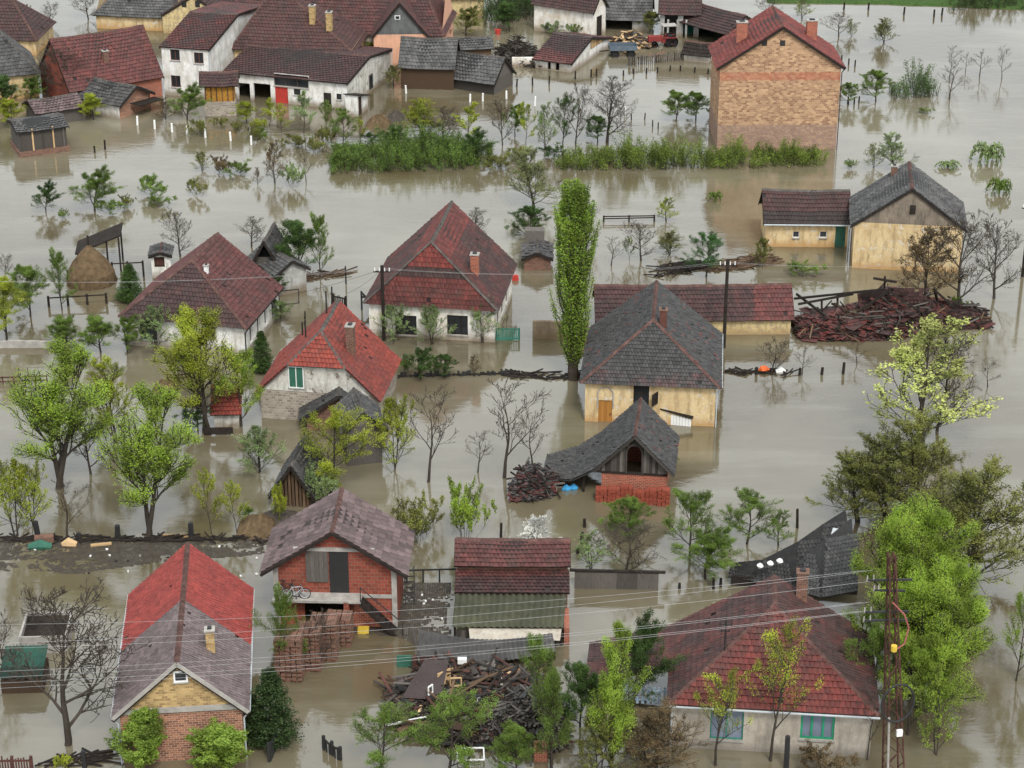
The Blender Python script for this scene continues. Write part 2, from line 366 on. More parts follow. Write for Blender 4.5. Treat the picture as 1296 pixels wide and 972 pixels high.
class House:
    """local frame: ridge along y, y=0 side S, x=w side E, y=L side N, x=0 side W"""
    def __init__(s, name, label, cat, o, ydir, w, L, ez, rh, group=None):
        s.o = P(*o); s.yd = ydir; s.xd = Vector((ydir.y,-ydir.x,0)); s.w,s.L,s.ez,s.rh = w,L,ez,rh
        s.rot = math.atan2(s.xd.y, s.xd.x)
        s.root = thing(name, label, cat, s.o, s.rot, group)
    def loc(s, p):                     # world -> local
        d = p-s.o; return Vector((d.dot(s.xd), d.dot(s.yd), p.z))
    def side(s, k):
        w,L = s.w,s.L
        return {'S':(Vector((0,0,0)),Vector((1,0,0)),w),'E':(Vector((w,0,0)),Vector((0,1,0)),L),
                'N':(Vector((w,L,0)),Vector((-1,0,0)),w),'W':(Vector((0,L,0)),Vector((0,-1,0)),L)}[k]
    def hit(s, k, x, y, off=0):        # pixel ray against the plane of a side -> (u, v)
        a,u,l = s.side(k); n = Vector((u.y,-u.x,0)); a = a+n*off
        c = s.loc(Vector((0,0,HC))); q = s.loc(P(x,y,0)); d = q-c
        t = (a-c).dot(n)/d.dot(n); p = c+d*t
        return (p-a).dot(u), p.z
    def walls(s, mats, holes=(), sides='SEWN', bot=-.7, gable=None, q=1.0, gables='SN', top=None):
        """mats: material or {side: material}"""
        res = {}
        for k in sides:
            a,u,l = s.side(k); n = Vector((u.y,-u.x,0)); mb = MB(); hz = s.ez if top is None else top
            hs_ = [h for h in holes if h[0]==k]
            xs = sorted({0,l,*[max(0,min(l,h[i])) for h in hs_ for i in (1,3)]}); zs = sorted({bot,hz,*[max(bot,min(hz,h[i])) for h in hs_ for i in (2,4)]})
            pt = lambda x,z,d=0: a+u*x-n*d+Vector((0,0,z))
            for i in range(len(xs)-1):
                for j in range(len(zs)-1):
                    cx,cz = (xs[i]+xs[i+1])/2,(zs[j]+zs[j+1])/2
                    if any(h[1]<cx<h[3] and h[2]<cz<h[4] for h in hs_): continue
                    mb.face([pt(xs[i],zs[j]),pt(xs[i+1],zs[j]),pt(xs[i+1],zs[j+1]),pt(xs[i],zs[j+1])])
            D=.22
            for h in hs_:
                x0,z0,x1,z1 = h[1:5]
                mb.face([pt(x0,z0),pt(x0,z1),pt(x0,z1,D),pt(x0,z0,D)]); mb.face([pt(x1,z1),pt(x1,z0),pt(x1,z0,D),pt(x1,z1,D)])
                mb.face([pt(x0,z0),pt(x0,z0,D),pt(x1,z0,D),pt(x1,z0)]); mb.face([pt(x0,z1),pt(x1,z1),pt(x1,z1,D),pt(x0,z1,D)])
            m = mats[k] if isinstance(mats, dict) else mats
            gm = gable if gable else m
            if k in gables and k in 'SN' and s.rh>0:
                if gable: mb.build('wall', m, s.root); mb = MB()
                zt = s.ez+s.rh*q; xi = s.w/2*q
                pts = [pt(0,hz),pt(s.w,hz)] + ([pt(s.w/2,zt)] if q>.99 else [pt(s.w-xi,zt),pt(xi,zt)])
                mb.face([p+n*.004 for p in pts] if gable else pts)
                mb.build('gable' if gable else 'wall', gm, s.root)
            else: mb.build('wall', m, s.root)
    def rect(s, k, x0,y0,x1,y1):
        a = s.hit(k,x0,y1); b = s.hit(k,x1,y0); u0,u1 = sorted((a[0],b[0])); v0,v1 = sorted((a[1],b[1])); return (k,u0,v0,u1,v1)
    def window(s, r, fm, gm, nx=2, ny=1, depth=.12, name='window', fr=.07, label=None, proud=None):
        k,u0,v0,u1,v1 = r; a,u,l = s.side(k); n = Vector((u.y,-u.x,0))
        d = -depth if proud is None else proud; mb = MB()
        def bx(x0,z0,x1,z1,dd,th):
            c = a+u*((x0+x1)/2)+n*dd+Vector((0,0,(z0+z1)/2)); m_.box(c,(x1-x0,th,z1-z0),math.atan2(u.y,u.x))
        m_ = mb; th=.07
        bx(u0,v0,u0+fr,v1,d,th); bx(u1-fr,v0,u1,v1,d,th); bx(u0+fr,v0,u1-fr,v0+fr,d,th); bx(u0+fr,v1-fr,u1-fr,v1,d,th)
        for i in range(1,nx): x=lerp(u0,u1,i/nx); bx(x-fr*.5,v0+fr,x+fr*.5,v1-fr,d,th)
        for i in range(1,ny): z=lerp(v0,v1,i/ny); bx(u0+fr,z-fr*.35,u1-fr,z+fr*.35,d-.001,th*.9)
        w_ = mb.build(name, fm, s.root)
        if label: w_['label']=label
        m_ = MB(); bx(u0+fr*.5,v0+fr*.5,u1-fr*.5,v1-fr*.5,d-.03 if proud is None else d-.02,.02); m_.build('pane', gm, w_)
        m_ = MB(); bx(u0-.06,v0-.07,u1+.06,v0-.003,.04,.14); m_.build('sill', M['concrete'], w_)
        return w_
    def door(s, r, m, depth=.1, label=None, name='door', planks=5):
        k,u0,v0,u1,v1 = r; a,u,l = s.side(k); n = Vector((u.y,-u.x,0)); mb=MB(); ww=(u1-u0)/planks
        for i in range(planks):
            mb.box(a+u*(u0+ww*(i+.5))-n*(depth+random.uniform(0,.01))+Vector((0,0,(v0+v1)/2)),(ww*.96,.05,v1-v0),math.atan2(u.y,u.x))
        o = mb.build(name, m, s.root)
        if label: o['label']=label
        h=MB(); h.box(a+u*(u1-.12)-n*(depth-.05)+Vector((0,0,(v0+v1)/2)),(.05,.06,.14),math.atan2(u.y,u.x)); h.build('handle', M['black'], o)
        return o
    def roof(s, mats, tone=None, hf=0, hb=0, q=0, oe=.35, og=.25, split=None, cap=True, tw=.26, th=.36, sag=.10, gap=.006, jit=.012, name='roof', qb=0, toneF=None, cw=.17):
        """q: height fraction where the front hip starts (0 = at the eaves)."""
        w,L,ez,rh = s.w,s.L,s.ez,s.rh; sl = rh/(w/2); ze = ez-oe*sl; zr = ez+rh
        if not isinstance(mats,(list,tuple)): mats=[mats]
        mats = list(mats)+([M['cap']] if len(mats)==1 else [])
        mb = MB(); kw = dict(tw=tw, th=th, gap=gap, jit=jit)
        fy = -(oe if (hf and q==0) else og); by = L+(oe if (hb and qb==0) else og)
        ry0 = hf if hf else -og; ry1 = L-hb if hb else L+og
        ylev = lambda t: ze+(zr-ze)*t
        cuts = [(fy,by,0)] if not split else [(fy,split,0),(split,by,2)]
        for (a,b,mi) in cuts:
            ra = ry0 if a==fy else a; rb = ry1 if b==by else b
            if hf and q and a==fy:
                t = (ez+rh*q-ze)/(zr-ze); xq = lerp(-oe,w/2,t); zq = ylev(t)
                bb = lerp(b, rb, t)
                tiles(mb,(-oe,b,ze),(-oe,a,ze),(xq,a,zq),(xq,bb,zq),mi,tone=tone,**kw); tiles(mb,(xq,bb,zq),(xq,a,zq),(w/2,ra,zr),(w/2,rb,zr),mi,tone=tone,**kw)
                tiles(mb,(w+oe,a,ze),(w+oe,b,ze),(w-xq,bb,zq),(w-xq,a,zq),mi,tone=tone,**kw); tiles(mb,(w-xq,a,zq),(w-xq,bb,zq),(w/2,rb,zr),(w/2,ra,zr),mi,tone=tone,**kw)
                tiles(mb,(xq,a-.02,zq),(w-xq,a-.02,zq),(w/2,hf,zr),(w/2,hf,zr),mi,tone=toneF or tone,**kw)
                caps(mb,(xq,a,zq),(w/2,hf,zr),1,cw); caps(mb,(w-xq,a,zq),(w/2,hf,zr),1,cw)
            else:
                tiles(mb,(-oe,b,ze),(-oe,a,ze),(w/2,ra,zr),(w/2,rb,zr),mi,tone=tone,**kw)
                tiles(mb,(w+oe,a,ze),(w+oe,b,ze),(w/2,rb,zr),(w/2,ra,zr),mi,tone=tone,**kw)
        if hf and not q:
            tiles(mb,(-oe,fy,ze),(w+oe,fy,ze),(w/2,hf,zr),(w/2,hf,zr),0,tone=toneF or tone,**kw)
            caps(mb,(-oe,fy,ze+.03),(w/2,hf,zr),1,cw); caps(mb,(w+oe,fy,ze+.03),(w/2,hf,zr),1,cw)
        if hb:
            tiles(mb,(w+oe,by,ze),(-oe,by,ze),(w/2,L-hb,zr),(w/2,L-hb,zr),cuts[-1][2],tone=tone,**kw)
            caps(mb,(-oe,by,ze+.03),(w/2,L-hb,zr),1,cw); caps(mb,(w+oe,by,ze+.03),(w/2,L-hb,zr),1,cw)
        if cap: caps(mb,(w/2,ry0,zr),(w/2,ry1,zr),1,cw)
        if sag:
            mb.v = [(x,y,z-sag*math.sin(math.pi*min(1,max(0,y/L)))*(.4+.6*max(0,min(1,(z-ze)/(zr-ze))))-.12*sag*math.sin(y*2.1+x)) for x,y,z in mb.v]
        r = mb.build(name, mats, s.root); s.rf = r
        # barge boards on gable ends
        for yy,hh in ((-og,hf),(L+og,hb)):
            if hh: continue
            for sg in (-1,1):
                xa = -oe if sg<0 else w+oe
                bb = MB(); bb.bar((xa,yy,ze-.16),(w/2,yy,zr-.16),.04,.18); bb.build('barge_board', M['dark'], s.root)
        return r
    def zroof(s, x): return s.ez+s.rh*(1-abs(x-s.w/2)/(s.w/2))
    def chimney(s, x, y, h, m, sx=.5, sy=.5, capm=None, name='chimney'):
        z0 = s.zroof(x)-.25; mb=MB(); z1=s.zroof(x)+h
        mb.box((x,y,(z0+z1)/2),(sx,sy,z1-z0)); mb.box((x,y,z1+.04),(sx+.12,sy+.12,.08),mat=1); mb.box((x,y,z1+.13),(sx*.5,sy*.5,.1),mat=2)
        return mb.build(name,[m,capm or M['concrete'],M['black']],s.rf)
    def chim_px(s, px, py, top, m, **k):   # px,py: where the chimney meets the roof
        # search right slope and left slope
        best=None
        for i in range(60):
            x = s.w*i/59; z = s.zroof(x)
            q = s.loc(P(px,py,z))
            d = abs(q.x-x)
            if best is None or d<best[0]: best=(d,x,q.y)
        _,x,y = best; wp = s.o+s.xd*x+s.yd*y; z=s.zroof(x)
        v=(H/2-top)/F; zt = HC+wp.y*(v*CP-SP)/(CP+v*SP)
        return s.chimney(x,y,max(.3,zt-z),m,**k)
    def gutter(s, sides='EW', m=None, oe=.35, down=True):
        mb=MB(); sl=s.rh/(s.w/2); ze=s.ez-oe*sl-.04
        for k in sides:
            if k in 'EW':
                x = s.w+oe+.05 if k=='E' else -oe-.05
                mb.tube([(x,-.2,ze),(x,s.L+.2,ze)],.07,6)
                if down: xx = s.w+.09 if k=='E' else -.09; mb.tube([(x,-.15,ze),(xx,-.09,ze-.45),(xx,-.09,-.5)],.05,6)
            elif k=='S': mb.tube([(-oe,-oe-.05,ze),(s.w+oe,-oe-.05,ze)],.06,6)
        mb.build('gutter', m or M['metal'], s.root)

def mkhouse(name, label, cat, o, yl, rb=None, wx=None, w=None, L=None, Ly=None, Lx=None, ey=None, ry=None, ez=None, rh=None, group=None):
    yd = dirof(*yl) if isinstance(yl[0],(tuple,list)) else Vector((math.sin(R(yl[0])),math.cos(R(yl[0])),0))
    xd = Vector((yd.y,-yd.x,0)); O = P(*o)
    if w is None: w = solve(O, xd, 0, wx)
    if ez is None: ez = HT(o[0],o[1],ey)
    if L is None:
        b = O+Vector((0,0,ez))
        L = solve(b, yd, 1, Ly) if Ly is not None else solve(b, yd, 0, Lx)
    if rh is None:
        if rb is not None:
            mid = O+xd*(w/2)+yd*L; k=solve(mid, Vector((0,0,1)), 1, rb); rh = k-ez
            hf = max(.5, L+solve(mid+Vector((0,0,k)), yd, 1, ry))
        else: mid = O+xd*(w/2); k=solve(mid, Vector((0,0,1)), 1, ry); rh = k-ez; hf=0
    if rb is None: hf=0
    if False: print('HOUSE %-22s w%.1f L%.1f ez%.1f rh%.1f rot%.0f'%(name,w,L,ez,rh,math.degrees(math.atan2(xd.y,xd.x))))
    hs = House(name,label,cat,o,yd,w,L,ez,rh,group); hs.hf=hf; LOG.append((name,round(w,1),round(L,1),round(ez,1),round(rh,1),round(hf,1),round(math.degrees(math.atan2(xd.y,xd.x)),1))); return hs

# ------------------------------------------------------------ setting: water, far bank
mb = MB()
mb.face([(-900,-200,0),(900,-200,0),(900,1500,0),(-900,1500,0)]); mb.build('flood_water', M['water']); tag(bpy.data.objects['flood_water'], kind='structure')
def m_ground(name, a, b):
    t = NT(name); c = t.mix(t.ramp(t.noise(.35,6,.7),.35,.65), a, b); c = t.mix(t.ramp(t.noise(3,5),.4,.7), c, dk(a,.6)); t.bump(t.noise(4,5),.6,.1); return t.out(c,1,.1)
M['grass'] = m_ground('bank_grass', (.04,.085,.02), (.06,.09,.03))
def bank(name, pts, h, m):
    """low sheet of ground rising out of the water, irregular shore"""
    mb = MB(); c = sum((P(*p) for p in pts), Vector())/len(pts); n=len(pts); out=[]
    for i in range(n):
        a,b = P(*pts[i]),P(*pts[(i+1)%n])
        for k in range(8):
            q = a.lerp(b,k/8); j = noise.noise(q*.35)*.05; out.append(q+(c-q)*j)
    N=len(out)
    for i in range(N):
        a,b = out[i],out[(i+1)%N]; a1,b1 = a.lerp(c,.12),b.lerp(c,.12); a1.z=b1.z=h; a0,b0=a.copy(),b.copy(); a0.z=b0.z=-.3
        cc = c.copy(); cc.z=h+.1
        mb.face([a0,b0,b1,a1]); mb.face([a1,b1,cc])
    o = mb.build(name, m); return tag(o, kind='structure')
bank('far_bank', [(960,5),(1090,6.5),(1200,10),(1296,14),(1420,20),(1500,-60),(900,-80)], .25, M['grass'])

# ------------------------------------------------------------ near and middle houses
# H1 brick house bottom left
h = mkhouse('brick_house','gabled brick house with half grey half bright red roof, at the bottom left','house',(157,966),((228,833),(241,689)),wx=310,Ly=749,ey=899,ry=836)
r1 = h.rect('S',220,848,237,863)
h.walls(M['b_orange'], gable=M['b_yellow'])
h.roof([M['r_h1grey'],M['cap'],M['r_h1red']], split=h.L*.52, og=.3, tw=.24, th=.3, tone=lambda u,v:.5)
b=MB(); b.box((h.w/2,-.05,h.ez-.1),(h.w+.1,.12,.3)); b.build('concrete_band',M['concrete'],h.root)
b=MB(); sl=h.rh/(h.w/2)
for sg in (-1,1):
    xe=h.w/2+sg*(h.w/2+.35); b.bar((xe,-.32,h.ez-.35*sl-.02),(h.w/2,-.32,h.ez+h.rh-.02),.07,.2)
b.build('verge_board',M['concrete'],h.root)
h.window(h.rect('S',220,848,237,863), M['white'], M['glass'], 1, 1, proud=.05, fr=.09, name='attic_window')
h.chim_px(266,822,797,M['b_yellow'],sx=.45,sy=.45)
h.gutter('EW')

# H2 near right house
h = mkhouse('hip_roofed_house','grey house with red hipped roof and two green framed windows at the bottom right','house',(850,945),((969,790),(968,735)),wx=1100,L=7.5,ey=884,ry=762,rb=731)
R1=h.rect('S',898,900,942,935); R2=h.rect('S',1012,898,1058,935)
h.walls(M['p_tan'], holes=[R1,R2], gables='N')
h.window(R1,M['teal'],M['lace'],2,1,label='teal framed window with its blind down'); h.window(R2,M['green'],M['lace'],3,1,fr=.12,label='bright green window with three lace curtained panes')
tn=lambda u,v:.35+.5*(v<.9)*(u)
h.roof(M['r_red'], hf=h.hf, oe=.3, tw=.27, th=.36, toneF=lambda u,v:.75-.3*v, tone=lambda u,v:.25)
# rear left wing in the same slope
sl=h.rh/(h.w/2); b=MB(); xx=-4.9
ze=h.ez-.3*sl
zw=ze-1.5
tiles(b,(xx,h.L+.25,zw),(xx,3.4,zw),(-.3,3.4,ze),(-.3,h.L+.25,ze),0,tone=lambda u,v:.25)
b.build('porch_roof',M['r_red'],h.root)
for y in (3.6,5.6,h.L-.1): b=MB(); b.box((xx+.3,y,zw/2-.1),(.14,.14,zw+.5)); b.build('porch_post',M['dark'],h.root)
b=MB()
for i in range(9): b.box((-2.9+i*.3,3.3,1.0),(.16,.04,1.1))
b.bar((-3,3.28,.7),(0,3.28,.7),.05,.08); b.bar((-3,3.28,1.3),(0,3.28,1.3),.05,.08)
b.build('porch_fence',m_plain('pale_blue_paint',(.35,.45,.55),.6),h.root)
h.gutter('S',M['metal']); 
h.chim_px(1014,757,724,M['b_old'],sx=.6,sy=.5,capm=M['b_old'])
b=MB(); b.tube([(-.06,-.06,h.ez-.2),(-.06,-.06,-.5)],.06,6); b.build('downpipe',M['metal'],h.root)
b=MB()
for py_ in (1,):
    x,y=2.6,2.4; z=h.zroof(x)-.3
    b.tube([(x,y,z),(x,y,z+2.2)],.05,6); b.box((x,y,z+1.9),(.7,.05,.06)); b.box((x,y,z+1.5),(.5,.05,.06))
    for q in (-.3,.3,-.2,.2): b.tube([(x+q,y,z+1.9 if abs(q)==.3 else z+1.5),(x+q,y,z+2.02 if abs(q)==.3 else z+1.62)],.035,5)
b.build('roof_mast',M['black'],h.root)

# H3 unfinished red block outbuilding with balcony
h = mkhouse('block_outbuilding','two storey red block outbuilding with mauve tiled roof, balcony and outside stair','outbuilding',(350,790),((439,664),(447,628)),wx=503,L=4.3,ey=711,ry=667)
fl = HT(400,790,748)
D1=h.rect('S',418,693,440,747); D2=h.rect('S',388,757,438,789)
D1=('S',D1[1],fl+.05,D1[3],min(D1[4],h.ez-.3)); D2=('S',h.w*.24,-.3,h.w*.6,fl-.35)
h.walls(M['b_bright'], holes=[D2])
b=MB(); b.box(((D1[1]+D1[3])/2,-.015,(fl+h.ez+.8)/2),(D1[3]-D1[1],.05,h.ez+.8-fl)); b.build('doorway',M['black'],h.root)  # proud black panel, its colour painting the dark inside of the opening
h.roof([M['r_purple'],M['cap']], oe=.7, og=.55, tw=.5, th=.45, jit=.01)
b=MB(); b.box((.12,-.04,h.ez/2-.3),(.3,.14,h.ez+.6)); b.box((h.w-.12,-.04,h.ez/2-.3),(.3,.14,h.ez+.6)); b.box((h.w*.5,-.05,h.ez+.92),(h.w*.66,.14,.22)); b.box((h.w/2,-.04,fl-.2),(h.w,.1,.22)); b.build('concrete_frame',M['concrete'],h.root)
b=MB(); b.box((h.w*.36,-.5,fl-.1),(h.w*.72,1.0,.14)); b.build('balcony',M['concrete'],h.root)
b=MB(); b.box((h.w*.60,-.85,fl/2-.4),(.3,.3,fl+.6)); b.build('pillar',M['b_bright'],h.root)
b=MB()
for i in range(5): b.box((D1[1]-.17-.26*i-.02,-.08,(fl+h.ez+.8)/2+.35),(.25,.05,(h.ez+.8-fl)-.75),r=random.uniform(.6,1))
b.build('shutter',M['wood'],h.root)
b=MB(); n=9
for i in range(n): b.box((h.w*.73+.28*i,-.7,fl-.1-(i+.5)*(fl+.4)/n),(.3,.8,.06))
b.bar((h.w*.72,-1.08,fl-.2),(h.w*.72+.28*n,-1.08,-.6),.06,.22); b.bar((h.w*.72,-.3,fl-.2),(h.w*.72+.28*n,-.3,-.6),.06,.22)
b.build('stair',M['dark'],h.root)
b=MB(); b.tube([(h.w*.72,-1.05,fl),(h.w*.72,-1.05,fl+.95)],.03); b.tube([(h.w*.72,-1.05,fl+.95),(h.w*.72+2.4,-1.05,.9),(h.w*.72+2.4,-1.05,0)],.03); b.build('handrail',M['black'],h.root)
b=MB(); b.face([(h.w*.62,-.1,-.4),(h.w*.98,-.1,-.4),(h.w*.98,-.1,.4),(h.w*.66,-.1,fl-.4)]);b.build('stair_wall',M['b_red'],h.root)
balc = h
def bicycle(loc, rot, label, frame):
    t=thing('bicycle',label,'bicycle',loc,rot,'bicycles on the balcony')
    for x in (-.52,.52):
        b=MB(); ring=[(x+.33*math.cos(a),0,.34+.33*math.sin(a)) for a in [i*math.pi/12 for i in range(25)]]; b.tube(ring,.03,5,cap=False); w_=b.build('wheel',M['tyre'],t)
        b=MB(); b.tube([(x+.29*math.cos(a),0,.34+.29*math.sin(a)) for a in [i*math.pi/12 for i in range(25)]],.018,4,cap=False)
        for i in range(8): a=i*math.pi/8; b.tube([(x+.29*math.cos(a),0,.34+.29*math.sin(a)),(x-.29*math.cos(a),0,.34-.29*math.sin(a))],.006,3)
        b.build('rim',M['metal'],w_)
    b=MB(); BB=(-.05,0,.3); ST=(-.2,0,.78); HD=(.36,0,.8)
    for a,c in ((BB,ST),(ST,HD),(BB,(.4,0,.68)),(BB,(-.52,0,.34)),(ST,(-.52,0,.34)),(HD,(.52,0,.34)),(ST,(-.22,0,.9)),(HD,(.34,0,.95))): b.tube([a,c],.022,5)
    b.build('frame',frame,t)
    b=MB(); b.box((-.24,0,.93),(.26,.13,.06)); b.build('saddle',M['black'],t)
    b=MB(); b.tube([(.3,-.28,.98),(.36,-.1,.95),(.36,.1,.95),(.3,.28,.98)],.018,5); b.build('handlebar',M['black'],t)
    b=MB(); b.tube([(-.05,-.08,.3),(.03,-.1,.14)],.015,4); b.box((.03,-.14,.13),(.1,.08,.02)); b.build('pedal',M['black'],t)
    b=MB(); b.tube([(-.05,.08,.3),(-.13,.1,.46)],.015,4); b.box((-.13,.14,.46),(.1,.08,.02)); b.build('pedal',M['black'],t)
def wp(h,x,y,z): return h.o+h.xd*x+h.yd*y+Vector((0,0,z))
bicycle(wp(h,1.35,-.78,fl-.03),h.rot+.1,'dark bicycle parked on the balcony of the red block outbuilding, nearest the rail',M['metal'])
bicycle(wp(h,.8,-.4,fl-.03),h.rot-.25,'bicycle leaning by the wall at the left end of the balcony, behind the other bicycle',M['rust'])
# brick stacks
for i,(x,y,yt,n_,lb) in enumerate([(368,856,800,1,'left front'),(392,843,790,1,'second'),(412,830,782,1,'third'),(430,812,776,1,'rear')]):
    t = tag(thing('brick_stack',['tall stack of old bricks in the water, nearest the conifer','stack of old bricks just behind the nearest brick stack','third brick stack back, in the row beside the red outbuilding','rearmost brick stack, below the stair of the red outbuilding'][i],'brick stack',P(x,y),R(-5),'stacks of old bricks'))
    hh=HT(x,y,yt); b=MB()
    nz=int(hh/.14); 
    for lay in range(-2,nz):
        for k in range(5):
            b.box((-.62+.31*k+random.uniform(-.02,.02),random.uniform(-.03,.03),.07+lay*.14),(.27,1.3 if lay%2 else 1.15,.125),random.uniform(-.05,.05))
    b.build('bricks',M['b_old'],t)

# H4 tiled shed with lean-to
h = mkhouse('tiled_shed','long low shed with rusty tiled roof beside a muddy yard, middle bottom','shed',(718,806),((718,714),(577,713.5)),w=3.0,Lx=580,ey=742,ez=None,ry=None,rh=1.1) if False else None
O=P(718,800); yd=Vector((-1,0.0,0)); 
h = House('tiled_shed','long brick shed with two tiers of tiled roof, standing left of the wooden palisade','shed',(718,770),Vector((-1,.01,0)).normalized(),2.6,solve(P(718,770),Vector((-1,.01,0)).normalized(),0,579),HT(718,770,710),1.0)
h.rh = solve(h.o+h.xd*1.3, Vector((0,0,1)), 1, 683)-h.ez
h.walls({'W':M['b_old'],'S':M['wood'],'N':M['wood'],'E':M['b_old']}, gable=M['wood'])
b=MB(); h.roof([M['r_maroon'],M['cap']], oe=.35, og=.15, th=.3, tone=lambda u,v:.6)
z1=h.ez-.65
tiles(b,(-1.7,h.L+.1,z1-.55),(-1.7,-.1,z1-.55),(0.02,-.1,z1),(.02,h.L+.1,z1),0,tone=lambda u,v:.2+.4*(v>.7),th=.26)
b.build('lower_roof',M['r_maroon'],h.root)
t = thing('lean_to','mossy green corrugated lean-to roof on posts below the rusty tiled shed','lean-to',wp(h,-1.7,h.L,0),h.rot+R(-90))
lz=z1-.6; b=MB(); Ls=h.L
corr(b,(-.15,-2.6,lz-.75),(Ls-.3,-2.6,lz-.75),(Ls-.1,0,lz-.05),(-.05,0,lz-.05),0,rows=3,amp=.08,per=.36); b.build('roof',M['r_mossy'],t)
b=MB(); corr(b,(.9,-3.3,lz-1.15),(Ls-.5,-3.3,lz-1.15),(Ls-.4,-2.5,lz-.85),(.8,-2.5,lz-.85),0,rows=1,amp=.01,per=.9); b.build('white_sheet_edge',M['r_tin'],t)
for x in (0,Ls/3,2*Ls/3,Ls-.4): b=MB(); b.box((x,-2.4,(lz-.8)/2-.3),(.14,.14,lz-.8+.6)); b.build('post',M['dark'],t)
b=MB()
for i in range(22): b.box((.2+i*(Ls-.6)/22,-2.3,(lz-1)/2-.35),(.24,.05,lz-1+.55))
b.build('plank_wall',M['wood'],t)
b=MB(); b.box((Ls-.1,-1.2,(lz-.9)/2-.3),(.3,2.2,lz-.3)); b.build('end_wall',M['b_red'],t)

# H4b sagging black corrugated sheet roof over the rubble
t = thing('collapsed_shed','collapsed shed with a bent black corrugated sheet roof at the top of the rubble','shed',P(610,850),0)
b=MB(); corr(b,(-3.6,0,1.05),(4.2,.3,1.15),(4.0,1.3,1.75),(-3.6,1.3,2.0),0,rows=2,sag=.55,amp=.05,per=.26); b.build('roof',m_roof('black_corrugated',(.04,.04,.04),(.09,.085,.08),mossamt=.2),t)
b=MB(); b.box((.6,1.3,.3),(7.2,.12,1.3)); b.build('wall',M['dark'],t)
b=MB(); b.box((-3.2,.1,.5),(1.5,.1,1.0)); b.build('panel',M['rust'],t)
b=MB(); b.box((-4.3,.5,.3),(1.1,.1,.9)); b.build('green_panel',M['dkgreen'],t)
for a_,c_,w_ in (((-3.4,-.1,-.3),(-3.9,.1,3.0),.09),((3.9,.2,-.3),(3.9,.2,1.4),.12),((-2.6,.1,-.3),(-2.6,.1,1.3),.12)): b=MB(); b.bar(a_,c_,w_); b.build('post',M['wood'],t)

# H5 barn with sweeping roof
h = mkhouse('small_barn','small barn of red brick and grey boards with a sweeping dark roof, in the middle','barn',(761,626),((798,545),(803,515)),wx=843,L=5.0,ey=583,ry=547)
att=h.rect('S',789,560,808,592); att=('S',att[1],max(att[2],h.ez-1.4),att[3],att[4])
hz=HT(761,626,597)
h.walls(M['b_red'],top=hz,gables='')
b=MB()
n=22
for i in range(n):
    x=h.w*(i+.5)/n; top=h.zroof(x)-.1
    cx0,cx1=h.w*.37,h.w*.62
    if cx0<x<cx1:
        tt=h.ez+h.rh*.52
        b.box((x,0,(tt+top)/2),(h.w/n*.94,.05,top-tt))
    else: b.box((x,random.uniform(-.02,.02),(hz+top)/2),(h.w/n*.94,.05,top-hz-random.uniform(0,.08)))
b.build('board_gable',M['wood'],h.root)
b=MB(); cx=h.w*.495; rr=h.w*.125; z0=h.ez+h.rh*.30
arch=[(cx-rr,-.06,hz),(cx-rr,-.06,z0)]+[(cx-rr*math.cos(a),-.06,z0+rr*1.2*math.sin(a)) for a in [i*math.pi/8 for i in range(1,8)]]+[(cx+rr,-.06,z0),(cx+rr,-.06,hz)]
b.tube(arch,.07,4); b.build('arched_opening_frame',M['wood'],h.root)
b=MB(); b.box((h.w/2,.0,hz+.02),(h.w+.1,.16,.14)); b.build('beam',M['dark'],h.root)
b=MB()
for x in (0,h.w): 
    for i in range(10): b.box((x,.25+h.L*i/10,(hz+h.ez)/2),(.06,h.L/10*.94,h.ez-hz))
b.build('side_boards',M['wood'],h.root)
mb=MB(); sl=h.rh/(h.w/2); oe=.5; ze=h.ez-oe*sl; zr=h.ez+h.rh; L=h.L; kw=dict(tw=.22,th=.25,gap=.008,jit=.02)
tiles(mb,(h.w+oe,-.5,ze),(h.w+oe,L+.2,ze),(h.w/2,L+.2,zr),(h.w/2,-.5,zr),0,tone=lambda u,v:-.4+1.1*(random.random()<.05),**kw)
tiles(mb,(-oe,L+.2,ze),(-oe,-.4,ze),(h.w/2,-.5,zr),(h.w/2,L+.2,zr),0,tone=lambda u,v:-.5,**kw)
x1,z1_=-2.0,ze-1.05; x2,z2=-4.0,.75
tiles(mb,(x1,L,z1_),(x1,0.0,z1_),(-oe,-.4,ze),(-oe,L+.2,ze),0,tone=lambda u,v:-.5,**kw)
tiles(mb,(x2,L-1.2,z2),(x2,.5,z2),(x1,0,z1_),(x1,L,z1_),0,tone=lambda u,v:-.5,**kw)
caps(mb,(h.w/2,-.5,zr),(h.w/2,L+.2,zr),1,.14)
h.rf=mb.build('roof',[M['r_mix'],M['cap']],h.root)
for x,y,z in ((-1.2,.3,ze-.7),(-2.4,.5,z1_-.3),(-3.6,.7,.9),(-2.4,3.5,z1_-.3),(-3.6,3.2,.8)): b=MB(); b.box((x,y,z/2-.2),(.14,.14,z+.4)); b.build('post',M['dark'],h.root)
for a_,c_ in (((-oe-.02,-.42,ze-.12),(h.w/2,-.52,zr-.12)),((h.w+oe,-.52,ze-.12),(h.w/2,-.52,zr-.12))): b=MB(); b.bar(a_,c_,.05,.16); b.build('barge_board',M['wood'],h.root)
